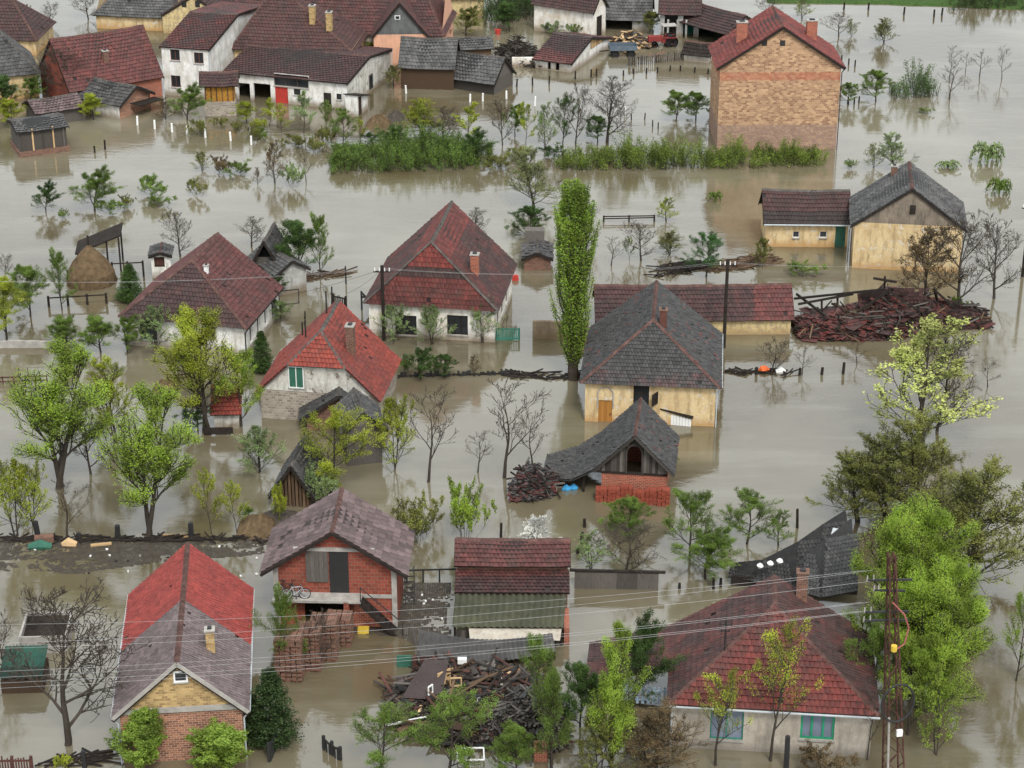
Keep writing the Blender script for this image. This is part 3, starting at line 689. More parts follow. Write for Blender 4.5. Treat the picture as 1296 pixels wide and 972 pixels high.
# brick stacks in front of barn
for i in range(6):
    x=h.w*(.02+.19*i); t=tag(thing('brick_stack','stack of red bricks in the row against the front of the small barn','brick stack',wp(h,x,-.75-.12*(i%2),0),h.rot,'brick stacks before the small barn'))
    b=MB(); hh=.95+.25*((i*7)%3)/2
    for lay in range(-1,int(hh/.13)):
        for k in range(3): b.box((-.26+.27*k,random.uniform(-.03,.03),.06+lay*.13),(.25,.6,.12),random.uniform(-.08,.08))
    b.build('bricks',m_brick('stack_brick',(.32,.07,.04),(.22,.05,.03),(.2,.06,.04),.25,.12) if i==0 else bpy.data.materials['stack_brick'],t)

# H6 cream house with dark hip roof
h = mkhouse('cream_house','cream plastered house with steep dark hipped roof and orange arched door, centre right','house',(740,533),((908,476),(909,413)),wx=904,Ly=413,ey=478,ry=403,rb=357)
A=h.rect('S',801,486,822,524); B=h.rect('S',757,507,775,532); B=('S',B[1],-.5,B[3],B[4])
h.walls(M['p_cream'], holes=[A,B], gables='N')
h.window(A,M['dark'],M['glass'],2,3,fr=.07); h.door(B,M['door_orange'],.1)
b=MB(); u0,u1=B[1],B[3]; cx=(u0+u1)/2; rr=(u1-u0)/2+.06; zb=B[4]
b.tube([(u0-.06,-.03,zb-.6),(u0-.06,-.03,zb+.5)]+[(cx-rr*math.cos(a),-.03,zb+.5+rr*math.sin(a)) for a in [i*math.pi/8 for i in range(9)]]+[(u1+.06,-.03,zb-.6)],.05,5); b.build('door_arch',M['concrete'],h.root)
b=MB(); b.box((A[3]+.42,-.35,(A[2]+A[4])/2+.2),(.06,.75,.9),R(-30)); b.build('open_shutter',M['dark'],h.root)
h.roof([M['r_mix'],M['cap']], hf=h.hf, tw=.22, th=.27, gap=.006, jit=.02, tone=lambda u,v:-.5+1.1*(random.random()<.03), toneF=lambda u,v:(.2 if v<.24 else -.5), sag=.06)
h.chim_px(840,412,392,m_plain('sooty_brick',(.10,.04,.03)),sx=.5,sy=.45,capm=M['b_old'])
h.gutter('E')
# small boarded coop by it
t=thing('boarded_coop','tilted white boarded coop with a black lid, against the front of the cream house','coop',P(856,538),R(-12))
b=MB()
for i in range(10): b.box((-.95+.21*i,0,.25-.035*i),(.19,.05,1.3))
b.build('boards',M['white'],t)
b=MB(); b.box((0,.45,.95),(2.4,1.2,.1),M=__import__('mathutils').Matrix.Rotation(R(12),3,'Y')); b.build('lid',M['dark'],t)

# H7 long low shed behind
yd=dirof((1000,363.5),(845,364.5)); o=(1000,423)
h = House('long_shed','long low cream shed with dark red tiled roof behind the cream house','shed',o,yd,4.5,solve(P(*o),yd,0,757),HT(1000,423,400),1.75)
h.walls(M['p_ochre']); h.roof([M['r_maroon'],M['cap']], tw=.3, th=.4, oe=.3, tone=lambda u,v:.8 if u>.8 else .25, gap=.006)
# brown wall left of it
def wallseg(name,label,a,b_,yt,m,cat='wall',th=.25,group=None):
    A_,B_=P(*a),P(*b_); hh=HT(a[0],a[1],yt); d=B_-A_; t=MB(); n=max(2,int(d.length/1.2)); 
    for i in range(n):
        hz=hh+random.uniform(-.06,.06); L_=d.length/n
        t.box((L_*(i+.5),0,(hz-.6)/2),(L_,th,hz+.6),r=random.uniform(.35,.8))
    o=t.build(name,m,None,A_,math.atan2(d.y,d.x)); return tag(o,label,cat,group,'thing')
wallseg('garden_wall','bare brown garden wall behind the tall poplar, joining the cream house',(674,428),(745,428),406,m_plaster('brown_render',(.26,.20,.13),(.17,.13,.09),.6))

# H8 collapsed barn heap built further down (debris)
# H9 cream L house at right
yd=dirof((1073,278),(967,277)); 
h9 = mkhouse('farmhouse','cream farmhouse gable with grey roof and weathered upper wall, at the right edge','house',(1078,339),((1149,237),(1146,210)),wx=1214,L=6.5,ey=281,ry=238)
h9.walls(M['p_cream'], gable=M['p_creamdark']); h9.roof([M['r_slate'],M['cap']],tw=.24,th=.3,gap=.01,jit=.03,sag=.12,cw=.2,og=.15)
b=MB(); b.box((h9.w*.52,-.06,h9.ez+h9.rh*.42),(.45,.1,.75)); b.build('gable_hatch',M['dark'],h9.root)
h9.chimney(h9.w*.36,h9.L-.6,.7,M['b_old'])
o=(1072,313); h = House('farmhouse_wing','low cream wing with two small windows and red tiled roof, left of the farmhouse gable','house',o,yd,4.6,solve(P(*o),yd,0,968),HT(*o,279),1.9)
A=h.rect('W',1003,293,1012,301); B=h.rect('W',1037,293,1047,301); C=h.rect('W',1056,286,1071,313); C=('W',C[1],-.5,C[3],C[4])
h.walls(M['p_cream'],holes=[A,B,C]); 
for q in (A,B): h.window(q,M['white'],M['glass'],1,1,fr=.05)
h.door(C,M['dkgreen'],.15)
h.roof([M['r_brown'],M['capgrey']],tw=.28,th=.4,oe=.3,tone=lambda u,v:(-.4 if v<.35 else .55))
h.gutter('W')

# H10 tall brick house
h = mkhouse('tall_brick_house','tall windowless brick house with maroon roof and two chimneys, upper right','house',(907,190),(-1.2,),wx=1057.5,L=7.2,ey=83,ry=33)
h.walls(M['b_big']); h.roof([M['r_red'],M['cap']],tw=.35,th=.4,oe=.35,og=.25,tone=lambda u,v:.85)
for x0,x1 in ((964,971),(987,994)):
    rr=h.rect('S',x0,51,x1,58); k,u0,v0,u1,v1=rr; b=MB()
    b.box(((u0+u1)/2,-.01,(v0+v1)/2),(u1-u0,.05,v1-v0)); b.build('vent',M['black'],h.root)
h.chim_px(937,50,28,M['b_red'],sx=1.0,sy=.7); h.chim_px(1027,47,26,M['b_red'],sx=1.0,sy=.7)
h.gutter('E',M['rust'])

# H11 white house centre
h = mkhouse('white_house','white plastered house with two barred windows and high red roof, centre of the flood','house',(468,424),((625,377),(648,320)),wx=626,Ly=322,ey=377,ry=311,rb=256)
A=h.rect('S',501,400,527,423); B=h.rect('S',566,400,592,423)
Es=[('E',1.2+2.3*i,.7,2.1+2.3*i,2.2) for i in range(3) if 2.2+2.3*i<h.L]
h.walls(M['p_whitepeel'],holes=[A,B]+Es,gables='N')
for q in (A,B): h.window(q,M['dark'],M['glass'],3,1,fr=.07)
for q in Es: h.window(q,M['dark'],M['glass'],2,1)
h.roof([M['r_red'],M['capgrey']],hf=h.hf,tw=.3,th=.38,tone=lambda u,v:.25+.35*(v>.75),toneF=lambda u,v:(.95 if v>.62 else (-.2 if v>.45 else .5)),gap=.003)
h.chim_px(600,345,322,M['b_red'],sx=.6,sy=.55)

# H12 orange roof house
h = mkhouse('stone_house','stone and plaster house with bright orange red half hipped roof and green shutter','house',(331,529),((431,460),(502,443)) if False else ((477,494),(502,443)),wx=478,Ly=443,ey=492,ry=428)
r_=h.rect('S',366,464,384,490)
h.walls(M['stone'],gable=M['p_whitedirty'],q=.5)
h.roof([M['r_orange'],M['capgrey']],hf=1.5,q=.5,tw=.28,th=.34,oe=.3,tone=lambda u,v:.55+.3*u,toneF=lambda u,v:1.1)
h.window(r_,M['white'],M['dkgreen'],2,1,proud=.06,fr=.06,name='shuttered_window')
h.chim_px(446,445,412,M['b_old'],sx=.55,sy=.7)
for px,py,tp in ((419,416,398),(344,437,402)): pass
for x,y,z in ((h.w*.3,h.L*.55,1.4),(h.w*.44,h.L*.8,1.8),(h.w*.22,h.L*.8,1.1)): zz=h.zroof(x); b=MB(); b.tube([(x,y,zz-.2),(x,y,zz+z)],.06,6); b.build('stove_pipe',M['black'],h.rf)

# H13 dark shed in front of it
h = mkhouse('dark_shed','dark tiled brick shed standing against the front of the stone house','shed',(389,545),((432,497),(431,463)),wx=472,L=5.0,ey=523,ry=497)
h.walls(M['b_old']); h.roof([M['r_mix'],M['capgrey']],oe=.5,og=.4,tone=lambda u,v:-.1,tw=.22,th=.28,gap=.01,jit=.025,sag=.15)
# grey roofs behind the yellow green tree
h = mkhouse('old_shed','ruinous shed with slanting grey roof, half hidden by the yellow green tree','shed',(440,590),((440,520),(432,500)),wx=484,L=3.6,ez=2.9,rh=1.1)
h.walls(M['wood']); h.roof([M['r_slate'],M['capgrey']],oe=.4,og=.2,tw=.24,th=.3,gap=.012,jit=.03,sag=.15)
h = mkhouse('ruined_hut','ruined hut with grey roof and open thatched front, left of the yellow green tree','hut',(352,640),((370,600),(392,555)),wx=392,L=3.9,ez=1.6,rh=1.6)
h.walls(M['woodbrown'],sides='EWN'); h.roof([M['r_dark'],M['capgrey']],oe=.5,og=.4,tw=.24,th=.3,gap=.02,jit=.04,sag=.2)
b=MB()
for i in range(9):
    x=h.w*(i+.5)/9; b.box((x,.02,h.zroof(x)*.45),(h.w/9*.7,.05,h.zroof(x)),random.uniform(-.1,.1))
b.build('front_boards',M['woodbrown'],h.root)

# H16 left house
h = mkhouse('whitewashed_house','whitewashed house with maroon hipped roof and downpipe, left middle','house',(160,436),((312,392),(350,349)),wx=311,Ly=347,ey=395,ry=327,rb=296)
A=h.rect('S',178,405,197,429); B=h.rect('S',260,403,271,426)
h.walls(M['p_white'],holes=[A,B]+[('E',1.1+1.7*i,.5,1.8+1.7*i,1.9) for i in range(4) if 1.8+1.7*i<h.L],gables='N')
for q in (A,B): h.window(q,M['dkgreen'],M['glass'],2,1)
for i in range(4):
    if 1.8+1.7*i<h.L: h.window(('E',1.1+1.7*i,.5,1.8+1.7*i,1.9),M['white'],M['glass'],1,1)
h.roof([M['r_maroon'],M['cap']],hf=h.hf,tw=.28,th=.36,tone=lambda u,v:.6,toneF=lambda u,v:.15)
h.gutter('E',M['dark'])
h.chimney(h.w*.62,h.L*.3,.5,M['white'],.3,.3)
# small outhouse behind it with white walls
h = mkhouse('outhouse','small white outhouse with a dark opening behind the whitewashed house','outhouse',(193,352),(-4.,),wx=217,L=1.8,ey=322,ry=318)
h.walls(M['p_white'],holes=[('S',h.w*.15,.9,h.w*.7,h.ez-.25)]); h.roof([M['r_dark']],og=.2,oe=.2)
b=MB(); b.box((h.w*.42,.3,1.6),(h.w*.5,.1,1.2)); b.build('door',M['rust'],h.root)
h = mkhouse('board_hut','dark board hut with open gable behind the whitewashed house roof','hut',(325,362),(6.,),wx=352,L=3.2,ey=325,ry=302)
h.walls(M['wood'],gables='N'); h.roof([M['r_dark'],M['capgrey']],oe=.4,og=.5,tw=.24,tone=lambda u,v:.3,jit=.03)
h = mkhouse('grey_lean_shed','low shed with grey tiled roof joined behind the whitewashed house','shed',(352,375),((352,345),(305,312)),w=2.6,L=4.5,ez=2.1,rh=.8)
h.walls(M['p_grey']); h.roof([M['r_slate'],M['capgrey']],oe=.3,tw=.24,th=.3,jit=.02)
# ruin behind white house
h = mkhouse('brick_ruin','tiny brick ruin with a broken grey roof left of the poplar','ruin',(663,342),(0.5,),wx=697,L=3.0,ez=1.2,rh=.5)
h.walls(M['b_old']); h.roof([M['r_dark'],M['capgrey']],oe=.2,gap=.08,jit=.05)
b=MB(); b.box((h.w*.4,h.L+.2,1.7),(1.6,1.0,1.5)); b.build('kennel',M['wood'],h.root)
# little red roofed well house left of the stone house
h = mkhouse('well_house','tiny shed with steep red tiled roof and mossy walls under the big green tree','shed',(272,543),(-2.,),wx=303,L=1.9,ez=1.3,rh=.01)
h.walls(M['p_whitedirty'])
b=MB(); tiles(b,(-.25,-.35,1.25),(h.w+.25,-.35,1.25),(h.w+.2,1.5,2.7),(-.2,1.5,2.7),0,tone=lambda u,v:.9); tiles(b,(h.w+.2,2.2,1.7),(-.2,2.2,1.7),(-.2,1.5,2.7),(h.w+.2,1.5,2.7),0); h.rf=b.build('roof',[M['r_orange'],M['cap']],h.root)
b=MB(); b.bar((-.6,-1,.35),(h.w*.8,-1,.35),.08,.5); b.bar((-.6,-1,.35),(-.6,.2,.35),.08,.5); b.build('board_pen',M['dark'],h.root)

# sagging dark barn behind near right house
t = thing('sagging_barn','long barn with sagging dark roof between the willow and the red hipped house','barn',P(1062,745),0)
def sagroof(pts_ridge, pts_eave, m, name, t, tone=lambda u,v:.1):
    b=MB(); o=t.location
    for i in range(len(pts_ridge)-1):
        a,b2=P(*pts_eave[i])-o,P(*pts_eave[i+1])-o; c,d=P(*pts_ridge[i+1])-o,P(*pts_ridge[i])-o
        tiles(b,a,b2,c,d,0,tw=.22,th=.26,gap=.004,jit=.02,lift=.045,tone=tone)
    return b.build(name,m,t)
sagroof([(925,712,.9),(965,708,1.5),(1010,685,2.6),(1040,664,3.5),(1070,645,4.2)],[(922,730,.4),(965,738,.5),(1005,745,.8),(1040,742,1.2),(1085,735,1.6)],M['r_dark'],'roof',t)
sagroof([(1022,700,3.3),(1045,682,3.9),(1078,655,4.4)],[(1008,748,1.6),(1040,756,1.8),(1085,748,2.0)],M['r_slate'],'rear_roof',t)
b=MB(); o=t.location
a,c=P(925,740)-o,P(1085,752)-o
b.bar((a.x,a.y,.1),(c.x,c.y,.1),.15,1.1); b.build('wall',M['dark'],t)
for i,(x,y) in enumerate(((962,716),(975,713),(987,710))):
    b=MB(); q=P(x,y,1.75+.25*i); b.tube([q-Vector((0,0,.12)),q,q+Vector((.05,0,.12))],[.14,.22,.12],8); tag(b.build('white_sack',M['white']),['white sack on the sagging dark roof, left of three','white sack on the sagging dark roof, middle of three','white sack on the sagging dark roof, right of three'][i],'sack','white sacks on the sagging roof')
b=MB(); c=P(1045,715,2.9)-o; b.bar(c,c+Vector((.9,2.6,1.0)),.35,.12); b.build('tin_strip',M['metal'],t)
# palisade wall
wallseg('palisade','long weathered wooden palisade topped with a beam, right of the tiled shed',(727,744),(833,746),722,M['wood'],'fence',.12)
A_,B_=P(727,743),P(833,745); b=MB(); d=B_-A_; b.bar((-.3,-.1,1.25),(d.x+.4,d.y-.1,1.2),.2,.12); tag(b.build('beam',M['dark'],None,A_),'dark beam lying along the top of the palisade','beam')

# ------------------------------------------------------------ far houses
def side(name,label,cat,o,yl,L=None,Lx=None,w=None,wx=None,ey=None,ry=None,rh=None,ez=None):
    yd=dirof(*yl) if yl else Vector((-1,0,0)); return mkhouse(name,label,cat,o,yl,wx=wx,w=w,L=L,Lx=Lx,ey=ey,ry=ry,rh=rh,ez=ez)
RK=dict(tw=.36,th=.42,jit=.015,gap=.003)
h=side('brown_roofed_house','house with plain brown roof behind the grey roofed house at the left edge','house',(46,70),((46,47),(0,46)),L=13,w=7,ey=47,rh=3.4); h.walls(M['p_cream'],gables=''); h.roof([M['r_brown']],hf=3.2,**RK)
h=side('grey_roofed_house','grey roofed cream house cut by the left edge, with a green shuttered window','house',(50,122),((53,86),(0,91)),L=12,w=7.5,ey=88,rh=3.9); q=h.rect('W',38,98,43,108); h.walls(M['p_cream'],holes=[q],gables=''); h.window(q,M['dkgreen'],M['glass'],1,1); h.roof([M['r_slate'],M['capgrey']],hf=3.3,tone=lambda u,v:.4,**RK)
h=side('red_barn','long red roofed barn with an orange brick gable, left of the white two storey house','barn',(206,121),((204,93),(155,101)),Lx=88,w=8.6,ey=93,rh=4.1)
q=[('W',.4+1.55*i,.6,1.7+1.55*i,1.9) for i in range(4)]
h.walls({'S':M['p_white'],'E':M['b_red'],'N':M['b_bright'],'W':M['b_red']},holes=q); [h.window(k,M['rust'],M['glass'],2,1) for k in q]; h.roof([M['r_maroon']],tone=lambda u,v:.75,og=.15,**RK); h.chimney(1.9,h.L*.52,.9,M['b_old'],.55,.55)
h=side('two_storey_house','white two storey house with three dark windows and red roof, upper left','house',(267,124),((266,62),(204,58)),Lx=204,wx=338,ey=62,ry=18)
q=[h.rect('W',*k) for k in ((216,63,227,76),(246,67,257,80),(217,96,228,110))]
h.walls(M['p_whitedirty'] and M['p_white'],holes=q); [h.window(k,M['rust'],M['glass'],2,1,fr=.1) for k in q]; h.roof([M['r_red'],M['capgrey']],og=.15,oe=.2,tone=lambda u,v:.35,**RK)
b=MB(); b.tube([(-.08,-.08,h.ez-.2),(-.08,-.08,-.4)],.06,6); b.build('downpipe',M['metal'],h.root)
h=side('hipped_house','house with dark red pyramid roof and two yellow chimneys behind the white farm building','house',(447,104),((445,75),(300,70)),Lx=296,w=9,ez=3.6,rh=4.6); h.walls(M['p_cream'],gables=''); h.roof([M['r_brown'],M['cap']],hf=7.6,hb=3.0,tone=lambda u,v:.7,**RK)
h.chimney(2.2,4.6,1.7,M['b_yellow'],.75,.6); h.chimney(1.7,2.7,1.7,M['b_yellow'],.75,.6)
h=side('farm_building','long white farm building with stained gable, red doors and dark red roof, upper left','farmhouse',(440,139),((438,104),(290,90)),Lx=284,wx=495,ey=104,ry=71)
W1=h.rect('W',347,97,390,108); W2=h.rect('W',372,113,380,120); D1=h.rect('W',349,110,364,135); D2=h.rect('W',410,118,419,139); W3=h.rect('W',426,119,432,126); G1=h.rect('W',303,106,316,134); G2=h.rect('W',322,107,342,134)
D1,D2,G1,G2=[(k[0],k[1],-.5,k[3],k[4]) for k in (D1,D2,G1,G2)]
h.walls({'S':M['p_whitedirty'],'E':M['p_white'],'N':M['p_white'],'W':M['p_white']},holes=[W1,W2,D1,D2,W3,G1,G2])
h.window(W1,M['wood'],M['glass'],3,1); h.window(W2,M['dark'],M['glass'],1,1); h.window(W3,M['dark'],M['glass'],1,1); h.door(D1,M['red'],label='double red door'); h.door(D2,M['dark'],label='dark plank door'); h.roof([M['r_brown'],M['cap']],og=.12,tone=lambda u,v:.6,**RK)
q=h.hit('S',469,103); b=MB(); b.box((q[0],-.03,q[1]),(.95,.1,1.5)); w_=b.build('window_frame',M['wood'],h.root); b=MB(); b.box((q[0],-.05,q[1]),(.75,.1,1.3)); b.build('pane',M['glass'],w_)
b=MB(); b.tube([(h.w+.3,-.1,h.ez-.1),(h.w+.08,-.1,h.ez-.4),(h.w+.08,-.1,-.4)],.06,6); b.build('downpipe',M['metal'],h.root)
t=thing('entrance_annex','small white entrance annex with brown door, against the stained gable','annex',P(453,148),h.rot)
b=MB(); b.face([(0,0,-.4),(.25,0,-.4),(.25,0,2.1),(0,0,2.2)]); b.face([(1.1,0,-.4),(2.8,0,-.4),(2.8,0,1.4),(1.1,0,1.9)]); b.face([(.25,0,2.0),(1.1,0,1.9),(1.1,0,1.92),(.25,0,2.12)]); b.face([(2.8,0,-.4),(2.8,1.3,-.4),(2.8,1.3,1.4),(2.8,0,1.4)]); b.face([(0,1.3,-.4),(0,0,-.4),(0,0,2.2),(0,1.3,2.2)]); b.build('wall',M['p_white'],t)
b=MB(); b.box((.68,.06,.8),(.85,.05,2.4)); b.build('door',M['woodbrown'],t)
b=MB(); b.bar((-.15,.6,2.3),(3.0,.6,1.45),1.7,.1); b.build('roof',M['dark'],t)
h=side('big_red_roofed_house','large house with red brown roof and pink and beige walls, top left of centre','house',(560,82),((545,44),(405,40)),Lx=398,w=9,ey=41,rh=4.6)
h.walls({'W':M['p_tan'],'S':M['p_pink'],'N':M['p_tan'],'E':M['p_tan']}); h.roof([M['r_maroon'],M['cap']],tone=lambda u,v:.4,hf=3,**RK); h.chimney(2.6,5.2,1.0,M['b_orange'],.6,.5); h.chimney(3.2,10.,.8,M['b_old'],.5,.5)
h=mkhouse('grey_gabled_wing','wing with a dark grey gable over a pink wall, on the large red brown house','house',(474,88),(-3.,),wx=541,L=4,ey=44,ry=3); h.walls(M['p_pink'],gable=M['p_dkgrey']); h.roof([M['r_maroon']],tone=lambda u,v:.4,oe=.15,og=.2,**RK)
q=h.hit('S',503,22); b=MB(); b.box((q[0],-.03,q[1]),(.6,.08,.45)); w_=b.build('attic_window',M['white'],h.root); b=MB(); b.box((q[0],-.05,q[1]),(.42,.08,.3)); b.build('pane',M['glass'],w_)
h=side('cream_top_house','cream house with a boarded window cut by the top edge, left of centre','house',(425,32),((425,5),(363,3)),Lx=360,w=7,ey=3,rh=3.5); q=h.rect('W',384,16,393,27); h.walls(M['p_cream'],holes=[q]); h.window(q,M['woodbrown'],M['woodbrown'],1,1); h.roof([M['r_brown']],**RK)
h=side('grey_top_house','cream house with wide grey roof at the top left edge, behind the red barn','house',(222,40),((215,23),(120,19)),Lx=121,w=8,ey=20,rh=2.9); h.walls(M['p_cream']); h.roof([M['r_slate'],M['capgrey']],hb=3,hf=2,tone=lambda u,v:.5,**RK)
h=mkhouse('stained_gable_house','stained yellow gable house at the top edge behind the two storey house','house',(207,42),(8.,),wx=287,L=6,ey=18,ry=-6); h.walls(M['p_ochre']); h.roof([M['r_brown']],oe=.1,og=.1,**RK)
for xx in (233,250):
    q=h.hit('S',xx,5); b=MB(); b.box((q[0],-.02,q[1]),(.55,.06,.7)); b.build('vent',M['black'],h.root)
h=side('red_top_house','house with dark red roof and pale porch between the stained gable and the cream house','house',(362,40),((362,10),(290,8)),Lx=300,w=6,ey=8,rh=3); h.walls(M['p_grey']); h.roof([M['r_brown'],M['cap']],tone=lambda u,v:.7,**RK)
h=side('ochre_top_house','ochre walled house cut by the top edge, above the dark barns','house',(612,20),((612,-6),(557,-6)),Lx=556,w=6,ey=-6,rh=3); h.walls(M['p_ochre']); h.roof([M['r_brown']],**RK)
# dark sheds right of farm building
h=side('plank_shed','brown walled shed with grey roof between the pink house and the flood','shed',(574,114),((574,82),(508,80)),Lx=507,w=4.5,ey=83,rh=2.3); h.walls(M['woodbrown']); h.roof([M['r_slate'],M['capgrey']],jit=.03,tw=.36,th=.42,sag=.12)
h=side('low_grey_shed','long low shed with grey tiled roof and dark front standing in the water, top centre','shed',(625,120),((625,110),(535,96)),Lx=533,wx=649,ez=1.5,rh=2.0); h.walls(M['wood']); h.roof([M['r_slate'],M['capgrey']],jit=.03,tw=.36,th=.42,sag=.15)
h=side('timber_crib','small timber framed crib with grey roof behind the low grey shed','crib',(622,82),((622,58),(570,60)),Lx=571,w=3,ey=59,ry=46); h.walls(M['woodbrown']); h.roof([M['r_slate'],M['capgrey']],jit=.03,tw=.36,th=.42)
h=side('barrack_house','long white stained house with a dark doorway at the top centre edge','house',(750,50),((750,13),(678,2)),Lx=676,wx=766,ey=12,ry=-10); h.walls(M['p_whitepeel'],holes=[('S',.3*h.w,-.4,.75*h.w,2.4)]); h.door(('S',.3*h.w,-.4,.75*h.w,2.4),M['dark']); h.roof([M['r_brown']],**RK)
h=side('grey_roofed_shed','shed with grey roof and open front, right of the white stained house','shed',(822,40),((822,22),(757,20)),Lx=756,w=5,ey=22,rh=2.6); h.walls(M['p_grey'],holes=[('W',1,-.5,h.L-2,1.6)]); h.roof([M['r_slate'],M['cap']],**RK)
h=side('red_roofed_outhouse','small white outhouse with brown red roof and an open wooden attic, top centre','outbuilding',(722,92),((722,79),(676,73)),Lx=677,wx=771,ey=79,ry=47)
q=h.rect('W',693,78,697,88); q2=h.rect('W',703,79,708,89); h.walls(M['p_white'],holes=[q,q2],gables='N'); h.roof([M['r_maroon'],M['capgrey']],tone=lambda u,v:.9-v*1.2,og=.2,**RK)
b=MB(); b.face([(0,0,h.ez),(h.w,0,h.ez),(h.w*.45,0,h.zroof(h.w*.45))][:0] or [(0,-.01,h.ez),(h.w*.5,-.01,h.ez),(h.w*.5,-.01,h.ez+h.rh)]); b.build('gable',M['p_white'],h.root)
b=MB(); [b.box((h.w*(.56+.07*i),.05,h.ez+h.rh*(.35-.05*i)),(h.w*.06,.05,h.rh*(.7-.11*i))) for i in range(6)]; b.build('attic_boards',M['woodpale'],h.root)
h=side('tractor_shed','open shed with dark red roof and turquoise inside, left of the tall brick house','shed',(920,62),((920,40),(865,25)),Lx=862,wx=960,ey=41,ry=19); h.walls({'W':M['dark'],'S':M['p_grey'],'E':M['teal'],'N':M['teal']},holes=[('W',.3,-.5,h.L-.3,h.ez-.4)]); h.roof([M['r_brown'],M['cap']],tone=lambda u,v:.4,**RK)
h=side('porch_house','brown roofed house with white porch columns beside the tractor shed','house',(884,47),((880,14),(836,13)),Lx=836,w=5,ey=14,rh=3); h.walls(M['p_grey'],holes=[('W',.5,-.5,2,2.6),('W',2.6,-.5,3.8,2.6)]); h.roof([M['r_brown']],**RK)
for x in (845,857,868):
    b=MB(); q=h.loc(P(x,48)); b.box((-.5,q.y,.9),(.22,.22,2.4)); b.build('column',M['p_grey'],h.root)
h=side('far_outhouse','small white block with a broken black roof beside the picket fence','outbuilding',(897,80),((897,66),(868,63)),Lx=866,w=2.2,ey=68,rh=.9); h.walls(M['p_white']); h.roof([M['dark']],**RK)
# left group
h=side('corn_crib','slatted corn crib full of orange cobs under a red tiled roof, on a stone base','corn crib',(298,146),((298,106),(256,107)),Lx=258,w=2.4,ey=104,ry=90)
zb=HT(298,146,128); b=MB()
for a_,u_,l_ in [h.side(k) for k in 'SEWN']:
    pass
h.walls(M['corn']); b=MB(); b.box((h.w/2,h.L/2,zb/2-.3),(h.w+.3,h.L+.2,zb+.6)); b.build('base',M['stone'],h.root)
for i in range(6): b=MB(); b.box((-.05,.1+i*(h.L-.2)/5,(h.ez+zb)/2),(.08,.1,h.ez-zb)); b.build('post',M['woodbrown'],h.root)
h.roof([M['r_maroon'],M['cap']],oe=.45,og=.5,tone=lambda u,v:.2,**RK)
h=side('brick_wash_house','small brick and white house with grey roof and a half open door, upper left','outbuilding',(152,151),((152,131),(97,120)),Lx=100,wx=191,ey=131,ry=108); h.walls({'S':M['b_orange'],'W':M['p_white'],'E':M['b_old'],'N':M['b_old']},holes=[('W',.5,-.5,1.5,1.6)]); h.roof([M['r_dark'],M['capgrey']],jit=.03,tw=.36,th=.42,og=.4); b=MB(); b.bar((h.w*.3,-.9,1.3),(h.w+.3,-.9,1.0),1.4,.08); b.build('porch_roof',M['dark'],h.root)
h=side('plank_barn','dark plank barn with mossy tiled roof, upper left, the farther of two','barn',(105,152),((106,132),(48,141)),Lx=46,w=3.6,ey=133,ry=118); h.walls(M['wood']); h.roof([M['r_purple'],M['capgrey']],jit=.04,tw=.36,th=.42,sag=.1)
h=side('plank_barn','weathered plank barn on a brick base at the left edge, the nearer of two','barn',(86,190),((85,157),(23,165)),Lx=23,w=3.8,ey=158,ry=145); h.walls(M['wood']); b=MB(); b.box((h.w/2-.1,h.L/2,-.0),(h.w+.5,h.L+.3,.9)); b.build('base',M['b_old'],h.root); h.roof([M['r_slate'],M['capgrey']],jit=.04,tw=.36,th=.42,sag=.15)
for i in range(5): b=MB(); b.box((-.06,.3+i*(h.L-.6)/4,h.ez/2+.2),(.1,.14,h.ez-.3)); b.build('wall_post',M['woodpale'] if i%2 else M['wood'],h.root)

# haystack and shelter
t=thing('haystack','brown round haystack with a pole through its top, left middle','haystack',P(116,356),0); b=MB()
rg=[(0,2.05),(.9,1.9),(1.7,1.45),(2.4,.9),(2.9,.4),(3.2,.06)]; nn=28
for i in range(len(rg)-1):
    for k in range(nn):
        pt=lambda z,r,k: ((r*(1+.05*noise.noise(Vector((k%nn*.7,z*2,3)))))*math.cos(2*math.pi*k/nn),r*math.sin(2*math.pi*k/nn),z-.3*(z==0))
        b.face([pt(*rg[i],k),pt(*rg[i],k+1),pt(*rg[i+1],k+1),pt(*rg[i+1],k)],r=.5)
for i in range(2200):
    a=random.uniform(0,6.28); s_=random.random(); z=s_*3.1; r_=max(.08,lerp(2.08,.1,s_**1.25)); p=Vector((r_*math.cos(a),r_*math.sin(a),z)); d=Vector((-math.sin(a)*random.uniform(-.5,.5)+.2*math.cos(a),math.cos(a)*random.uniform(-.5,.5)+.2*math.sin(a),-1)).normalized()*random.uniform(.2,.5)
    s2=Vector((-math.sin(a),math.cos(a),0))*.03; o_=Vector((math.cos(a),math.sin(a),0))*.05; b.face([p-s2+o_,p+d-s2+o_,p+d+s2+o_,p+s2+o_])
b.build('hay',M['hay'],t); b=MB(); b.tube([(0,0,0),(0,0,4.0)],.09,6); b.build('pole',M['dark'],t)
t=thing('pole_shelter','open pole shelter with a slanting grey roof behind the haystack','shelter',P(122,346),R(6)); b=MB()
b.bar((-1.6,1.6,1.7),(2.2,1.6,3.2),3.0,.12); b.build('roof',M['dark'],t)
for x,y,z in ((-1.4,.3,1.8),(1.0,.3,2.7),(2.0,.3,3.0),(2.0,2.9,3.0),(-1.4,2.9,1.8)): b=MB(); b.box((x,y,z/2-.2),(.14,.14,z+.3)); b.build('post',M['dark'],t)

